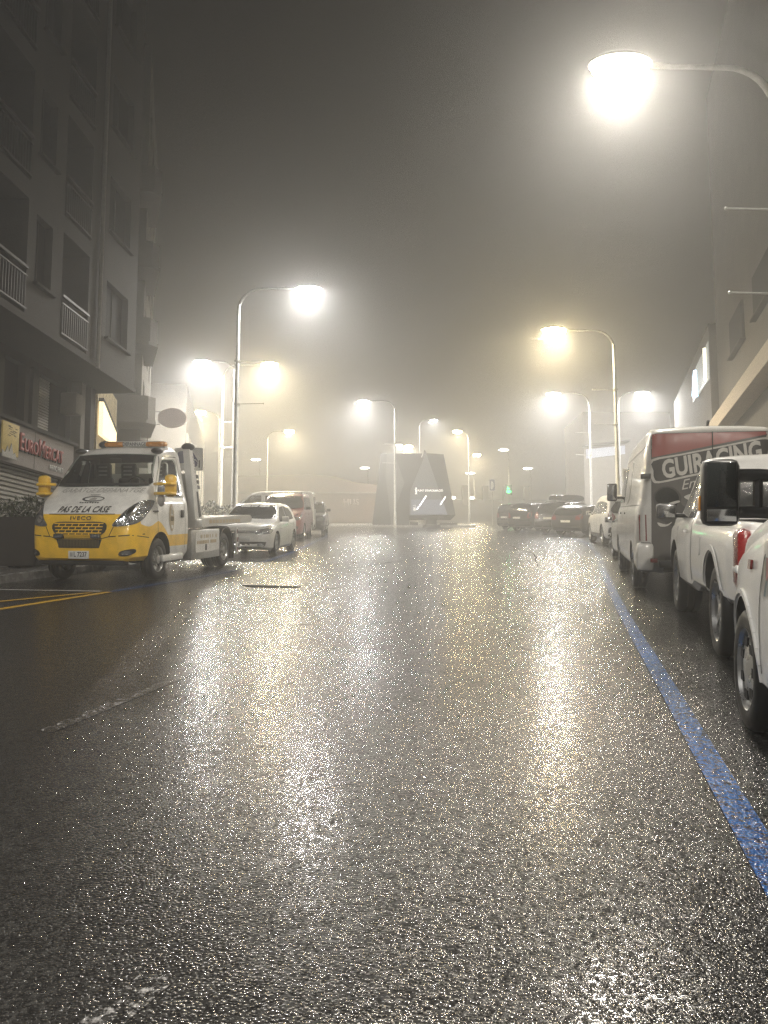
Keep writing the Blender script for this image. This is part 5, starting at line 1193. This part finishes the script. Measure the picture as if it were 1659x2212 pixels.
bm = NB(); prism(bm, [(-.02, z + .10), (.06, z + .12), (.13, z + .0), (.07, z - .03)], 'y', -.030, -.024); tube(bm, [(.1, -.03, z - .01), (.2, -.03, z - .02), (.28, -.03, z - .10), (.27, -.03, z - .2)], .010, 6); tube(bm, [(.1, -.03, z - .02), (.12, -.03, z - .08), (.06, -.03, z - .12), (0, -.03, z - .1)], .010, 6); build('cable', bm, MPLATE, sb)
bm = NB(); prism(bm, rrect(.30, z - .25, .335, z - .03, .01), 'y', -.026, -.020); build('bar', bm, MINK, sb, smooth=False)
for lab, X, Y, dd, w, h, gx in (('small white sign on a thin post beyond the row of dark cars', 1063, 1048, 74, .62, 1.30, 0), ('pale square sign beside the right hand lamp post', 1362, 1028, 30, .62, .56, .0)):
    P = wpx(X, Y, dd); base = P.y * math.tan(GRADE); tt = thing('road_sign', lab, 'road sign', Matrix.Translation((P.x, P.y, base)))
    zc = P.z - base
    bm = NB(); tube(bm, [(0, .04, 0), (0, .04, zc)], .04, 8); build('post', bm, MGALV, tt)
    bm = NB(); prism(bm, rrect(-w / 2, zc - h / 2, w / 2, zc + h / 2, .06), 'y', -.02, .02); pl = build('plate', bm, MPLATE, tt, smooth=False)
    bm = NB(); prism(bm, rrect(-w * .4, zc - h * .40, w * .4, zc + h * .42, .08), 'y', -.026, -.022); build('symbol', bm, MBLUES if dd > 50 else MGREYTXT, pl, smooth=False)
    bm = NB(); prism(bm, smooth_poly([(-w * .2, zc - h * .3), (w * .1, zc - h * .25), (w * .25, zc), (0, zc + h * .32), (-w * .22, zc + h * .1)], 3), 'y', -.032, -.028); build('symbol', bm, MPLATE, pl, smooth=False)
gs = thing('pharmacy_sign', 'small green lit sign above the row of dark cars', 'lit sign', Matrix.Translation(wpx(1098, 1060, 80)))
MGRN = emit_mat('green light', (.02, 1.0, .25), 4)
bm = NB(); prism(bm, [(-.12, .12), (.18, .2), (-.1, .42)], 'y', -.05, .05); build('upper_light', bm, MGRN, gs); bm = NB(); ellipsoid(bm, (.05, 0, -.1), (.26, .06, .16), 12, 8); build('lower_light', bm, MGRN, gs)
bm = NB(); tube(bm, [(.05, .15, -3.6), (.05, .15, .5)], .06, 8); box(bm, (.05, .12, .1), (.7, .1, 1.1), bev=.04); build('post', bm, MSTEEL, gs)
gl = bpy.data.lights.new('glow', 'POINT'); gl.energy = 25; gl.color = (.05, 1, .3); gl.shadow_soft_size = .2; go = bpy.data.objects.new('glow', gl); COL.objects.link(go); go.parent = gs; go.location = (0, -.6, 0)
# snow left along the kerb under the truck
MSNOW = mat('old snow', (.55, .55, .54), .6, noise=.25, nscale=14, bump=.6, bscale=25)
bm = NB(); n = 26; rows = []
for j in range(7):
    row = []
    for i in range(n):
        u = i / (n - 1); v = j / 6; e = math.sin(math.pi * v) * math.sin(math.pi * u) ** .5
        row.append(bm.verts.new((-6.6 + 1.6 * u + random.uniform(-.02, .02), 15.6 + .9 * v + .5 * u, max(0, e * (.11 + random.uniform(-.03, .04))) + .002)))
    rows.append(row)
for a, b in zip(rows, rows[1:]):
    for i in range(n - 1): bm.faces.new((a[i], a[i + 1], b[i + 1], b[i]))
bmesh.ops.transform(bm, matrix=ROAD, verts=bm.verts); tag(build('snow_heap', bm, MSNOW), 'low heap of old snow under the tow truck by the kerb', 'snow')
# ------------------------------------------------------------------ the foggy air
bm = NB(); bmesh.ops.create_cube(bm, size=1)
bmesh.ops.scale(bm, vec=(236, 300, 75), verts=bm.verts); bmesh.ops.translate(bm, vec=(0, 130, 32), verts=bm.verts)
hz = build('haze', bm, [], None, smooth=False); hz['kind'] = 'stuff'; tag(hz, 'night fog filling the street', 'fog'); hz.display_type = 'WIRE'
hm = bpy.data.materials.new('fog'); hm.use_nodes = True; hn = hm.node_tree.nodes; hn.remove(hn['Principled BSDF'])
pv = hn.new('ShaderNodeVolumePrincipled'); pv.inputs['Color'].default_value = (.96, .96, .96, 1); pv.inputs['Density'].default_value = FOG_DENSITY; pv.inputs['Anisotropy'].default_value = .74
hm.node_tree.links.new(pv.outputs[0], hn['Material Output'].inputs['Volume'])
hz.data.materials.append(hm)
